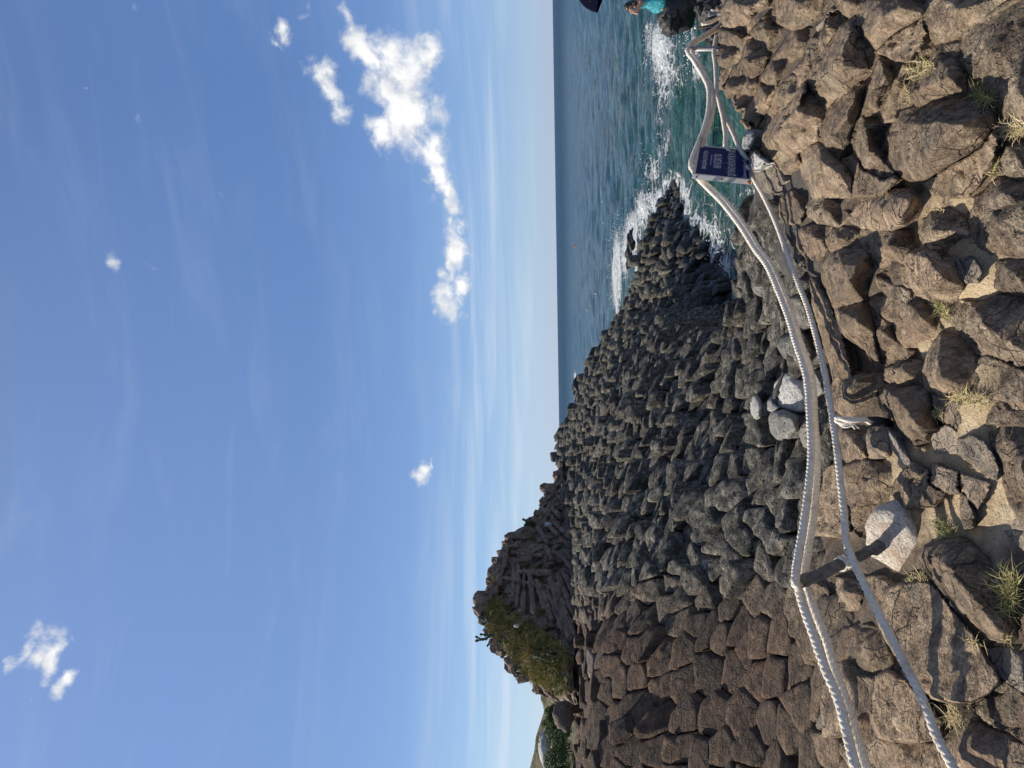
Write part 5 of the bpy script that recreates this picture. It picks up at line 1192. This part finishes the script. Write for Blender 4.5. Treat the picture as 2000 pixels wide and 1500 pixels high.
tuft('dry and green tuft in the seam beside the flat brown ledge', 1930, 322, 17, 20, 90, .085, .6, .05)
tuft('small green tuft beside the round knob boulder', 1832, 605, 18, 20, 110, .07, .42, .04)
tuft('wisp of dry straw above the lumpy grey stone', 1826, 408, 8, 10, 26, .05, .8, .05)
tuft('wide straw tuft lying over the yellow brown stone', 1880, 778, 36, 16, 190, .09, .66, .05, .6)
tuft('thin dry tuft right of the rough lumpy boulder', 1818, 806, 13, 12, 70, .06, .7, .05)
tuft('sparse tuft between the mottled stone and the wavy rock face', 1895, 910, 20, 20, 80, .05, .62, .03)
tuft('green tuft in the deep shadow right of the granite base', 1838, 1033, 20, 18, 90, .10, .3, .03)
tuft('thin wiry grass right below the weathered post', 1785, 1128, 24, 16, 60, .085, .6, .06, .7)
tuft('large green and yellow grass clump beside the long brown boulder', 1962, 1158, 24, 34, 200, .13, .45, .06)
tuft('few wiry stems on the broad cracked slab', 1893, 1255, 14, 14, 22, .08, .65, .07, .7)
tuft('big tangled clump of dry straw beside the single rope', 1862, 1392, 22, 24, 190, .10, .78, .05, .6)
tuft('thin stems at the lower edge by the grey slab', 1950, 1240, 14, 18, 22, .08, .55, .05, .7)
# dry grass mat and tufts on the outcrop
def cliff_d(x, y):
    tq = np.clip((np.interp(y, cy_, bot_)-x)/(np.interp(y, cy_, bot_)-np.interp(y, cy_, top_)+1e-6), 0, 1); return float(np.interp(y, cy_, dfoot)+2.6*tq**1.3-.18)
mb = MB(); cnt = 0
cent = []
while len(cent) < 210:
    x, y = rng.uniform(955, 1122), rng.uniform(1148, 1352)
    if rng.random() < grassy(np.array(x), np.array(y))*np.clip(noise(np.array([x*.035, y*.035, 1.0]))*1.6+.55, 0, 1): cent.append((x, y, rng.uniform(1.5, 5), float(np.clip(.58+.3*noise(np.array([x*.06, y*.06, 5.0]))+rng.normal()*.14, 0, 1))))
for x, y, r_, tn_ in cent:
    for _ in range(int(20+9*r_)):
        u = rng.normal()*r_*.6; v_ = rng.normal()*r_*.8
        blade(mb, at(x+u, y+v_, cliff_d(x+u, y+v_)+.05), [rng.normal()*.6-.1*v_, -.6+rng.normal()*.35, .9], rng.uniform(.14, .2+.05*r_), .024, [rng.normal()*.35, -.3, -1.2], np.clip(tn_+rng.normal()*.1, 0, 1), 3)
while cnt < 1500:
    x, y = rng.uniform(955, 1122), rng.uniform(1150, 1352)
    if rng.random() > grassy(np.array(x), np.array(y))*(.25+.9*np.clip(noise(np.array([x*.05, y*.05, 1.0]))+.5, 0, 1)): continue
    cnt += 1
    blade(mb, at(x, y, cliff_d(x, y)), [rng.normal()*.5, -.5+rng.normal()*.3, .7], rng.uniform(.12, .34), .022, [rng.normal()*.3, -.3, -1.1], np.clip(.60+.35*noise(np.array([x*.07, y*.07, 5.0]))+rng.normal()*.13, 0, 1), 3)
tag(mb.build('dry_grass', mg), 'dry yellow green grass hanging over the outcrop', 'grass', kind='stuff')
for x, y, rx, ry, n, dry, lab in [(1048,1115,9,12,260,.36,'round green tuft on the columns of the outcrop'),(1040,1048,7,8,160,.22,'bright green tuft below the lone cactus'),(1022,1106,6,8,110,.45,'small yellowish tuft in a cleft of the outcrop'),(1060,1198,9,10,170,.42,'tuft hanging beside the longest leaning columns'),(1062,1008,7,7,110,.4,'tuft on the right shoulder behind the lone cactus'),(968,1135,6,9,120,.55,'tuft on the ledge under the summit cactus'),(1092,1352,9,8,160,.45,'tuft low on the left flank of the outcrop'),(988,1108,4,5,50,.5,'tiny tuft on the upper ledge of the outcrop')]:
    tuft(lab, x, y, rx, ry, n, .30, dry, 0, .55, .02, 'green tufts on the outcrop', 'grass_tuft', cliff_d(x, y))
# prickly pears
mp_ = simple('cactus_pad', (.050, .070, .032), .6, .35, 6)
def cactus(label, x, y, n, size, spread, d=None, name='prickly_pear', up=1.0):
    x = x-7; d = cliff_d(x, y)+.05 if d is None else d
    b0 = at(x, y, d); o = tag(empty(name, b0), label, 'cactus', 'prickly pears on the outcrop'); pads = [(b0, np.array([0, 0, 1.0]))]; k = 0
    tips = []
    for s_ in range(max(2, n//5)):
        tips.append((b0+np.array([rng.normal()*spread, rng.normal()*spread*.4, -.05]), np.array([rng.normal()*.4, rng.normal()*.2, 1.0*up])))
    while k < n:
        p, dv = tips[rng.integers(len(tips))]
        if np.linalg.norm(p-b0) > spread*2.2+size*1.5 or p[2] < b0[2]-.35: tips = [q_ for q_ in tips if q_[0] is not p] or tips; p, dv = tips[0]; p = p+rng.normal(size=3)*[.1, .05, .03]
        dv = dv/np.linalg.norm(dv)
        L = size*rng.uniform(.75, 1.2); q = p+dv*L*.5
        # flat oval pad
        nrm = np.array([rng.normal(), -1.2+rng.normal()*.5, rng.normal()*.3]); nrm -= dv*(nrm@dv); nrm /= np.linalg.norm(nrm); wv = np.cross(dv, nrm)
        V = []; nu = 12
        for jj, (f, th_) in enumerate([(1.0, 0), (.93, .09), (.6, .14)]):
            for sg_ in ((1, -1) if jj else (1,)):
                for m_ in range(nu):
                    a = 2*math.pi*m_/nu; sx_ = .34*(1+.18*math.sin(a)); V.append(q+f*L*(wv*math.cos(a)*sx_+dv*math.sin(a)*.52)+nrm*th_*L*sg_)
        R0, R1, R1b, R2, R2b = [list(range(r_*nu, r_*nu+nu)) for r_ in range(5)]
        Fc = []
        for A_, B_ in ((R0, R1), (R1, R2)): Fc += [[A_[m_], A_[(m_+1) % nu], B_[(m_+1) % nu], B_[m_]] for m_ in range(nu)]
        for A_, B_ in ((R0, R1b), (R1b, R2b)): Fc += [[A_[m_], B_[m_], B_[(m_+1) % nu], A_[(m_+1) % nu]] for m_ in range(nu)]
        Fc += [R2, R2b[::-1]]
        if k < 90: mesh_obj('pad', V, Fc, mp_, o)
        for _ in range(2):
            nd = dv+np.array([rng.normal()*.7, rng.normal()*.4, rng.normal()*.25+.2]); tips.append((p+dv*L*.95, nd))
        k += 1
    return o
cactus('lone prickly pear with few pads silhouetted on the right shoulder', 1050, 1025, 14, .17, .08, cliff_d(1054, 1025)+.2)
cactus('prickly pear clump crowning the summit of the outcrop', 958, 1172, 36, .15, .28)
cactus('drooping prickly pear just left of the summit', 964, 1212, 24, .15, .2)
cactus('dark dense prickly pear thicket on the left brow of the outcrop', 972, 1238, 40, .15, .28)
cactus('prickly pear hanging at the left end of the brow', 994, 1262, 18, .14, .15)
cactus('low prickly pear lost in the grass of the outcrop', 1026, 1300, 30, .14, .2)
cactus('green prickly pear patch on the lower left flank', 1080, 1300, 24, .13, .25, cliff_d(1078, 1300)-.2)

# ------------------------------------------------------------------ farther hill at the left edge
HX = [(1330,1060),(1362,1056),(1375,1060),(1392,1063),(1410,1060),(1430,1051),(1450,1048),(1470,1043),(1485,1040),(1500,1036),(1560,1020),(1650,1000),(1800,985)]
hy = np.linspace(1335, 1800, 120); ht = np.interp(hy, [a for a, b in HX], [b for a, b in HX]); V = []
for j in range(40):
    q = j/39; V.append(at(1135+(ht-1135)*q, hy, 40+22*q**1.2))
for back, dz in ((3, -.3), (9, -3), (16, -9)):
    r_ = V[39].copy(); r_[:, 1] += back; r_[:, 2] += dz; V.append(r_)
V = np.array(V); Wh = V.reshape(-1, 3); dsp = fbm(Wh*.28, 4)*.9+fbm(Wh*1.1, 3)*.25; Wh = Wh+np.stack([0*dsp, -dsp, .25*dsp], 1)
n_ = len(hy); Fc = [[j*n_+i, (j+1)*n_+i, (j+1)*n_+i+1, j*n_+i+1] for j in range(len(V)-1) for i in range(n_-1)]
mh = bpy.data.materials.new('hill_ground'); t = NT(mh); b = t.bsdf(); p = t.pos()
c = t.ramp(t.noise(p, .7, 6, .65), [(.34, (.045, .06, .02)), (.5, (.14, .13, .06)), (.66, (.33, .25, .17))]); c = t.mix(.6, c, t.ramp(t.noise(p, 6, 4), [(.3, .5), (.7, 1.4)]), 'MULTIPLY')
t.put(b.inputs['Base Color'], c); b.inputs['Roughness'].default_value = .95; t.put(b.inputs['Normal'], t.bump(t.noise(p, 4, 5, .65), .4))
tag(mesh_obj('hill', Wh, Fc, mh, origin=np.zeros(3)), 'tan and green hillside beyond the outcrop at the left', 'hill', kind='structure')
ml = simple('shrub_leaf', (.075, .115, .032), .6, .45, 3); mlt = simple('shrub_leaf_light', (.13, .17, .04), .6, .4, 3); mt = simple('shrub_twig', (.08, .06, .04), .9)
def shrub(label, x, y, d, w, h, n, mat, name='shrub'):
    b0 = at(x, y, d); o = tag(empty(name, b0), label, 'shrub', 'shrubs on the far hillside'); mb = MB(); tw = MB()
    cl_ = [b0+np.array([rng.normal()*w*.45, rng.normal()*w*.3, abs(rng.normal())*h*.5+.15*h]) for _ in range(14)]
    for c_ in cl_: tw.tube([b0, b0*.4+c_*.6+rng.normal(size=3)*.05, c_], [.04, .025, .01], 5)
    for _ in range(n):
        c_ = cl_[rng.integers(14)]; v = rng.normal(size=3); v /= np.linalg.norm(v); q = c_+v*w*.30*rng.random()**.5
        s_ = rng.uniform(.03, .08); e = rng.normal(size=3); e /= np.linalg.norm(e); f = np.cross(e, rng.normal(size=3)); f /= np.linalg.norm(f)
        mb.add([q-e*s_, q+f*s_*.45, q+e*s_, q-f*s_*.45], [[0, 1, 2, 3]], 0)
    mb.build('foliage', mat, o, smooth=False); tw.build('stem', mt, o)
shrub('big dark green shrub at the left edge of the far hillside', 1106, 1478, 39, 1.7, .75, 6500, ml)
shrub('dark green shrub right beside the big one on the hillside', 1104, 1440, 39.5, 1.2, .6, 4600, ml)
shrub('lower dark green shrub at the foot of the hillside', 1114, 1415, 38, .8, .45, 2400, ml)
shrub('light yellow green bush just left of the outcrop', 1084, 1398, 40, .6, .55, 2000, mlt)
shrub('small light green bush above the dark shrubs', 1078, 1420, 44, .7, .4, 1500, mlt)
mb = MB(); mb.blob(at(1063, 1467, 46), (1.0, .4, .32), amp=.35, nu=16, nv=10, seed=3); mb.blob(at(1062, 1448, 46.5), (.6, .4, .3), amp=.35, nu=14, nv=10, seed=8)
o = mesh_obj('pale_rock', mb.V, mb.F, ROCK, attrs={'tint': np.full(len(mb.V), .3), 'brown': np.zeros(len(mb.V)), 'pale': np.full(len(mb.V), 1.0)}); tag(o, 'white rock patch on the far hillside', 'rock', None, 'thing')
mb = MB(); mb.blob(at(1100, 1398, 21), (.42, .3, .30), amp=.2, nu=18, nv=12, seed=5)
o = mesh_obj('boulder', mb.V, mb.F, ROCK, attrs={'tint': np.full(len(mb.V), .5), 'brown': np.full(len(mb.V), .9), 'pale': np.full(len(mb.V), .08)}); tag(o, 'rounded grey brown boulder between the outcrop and the hillside', 'boulder', None, 'thing')
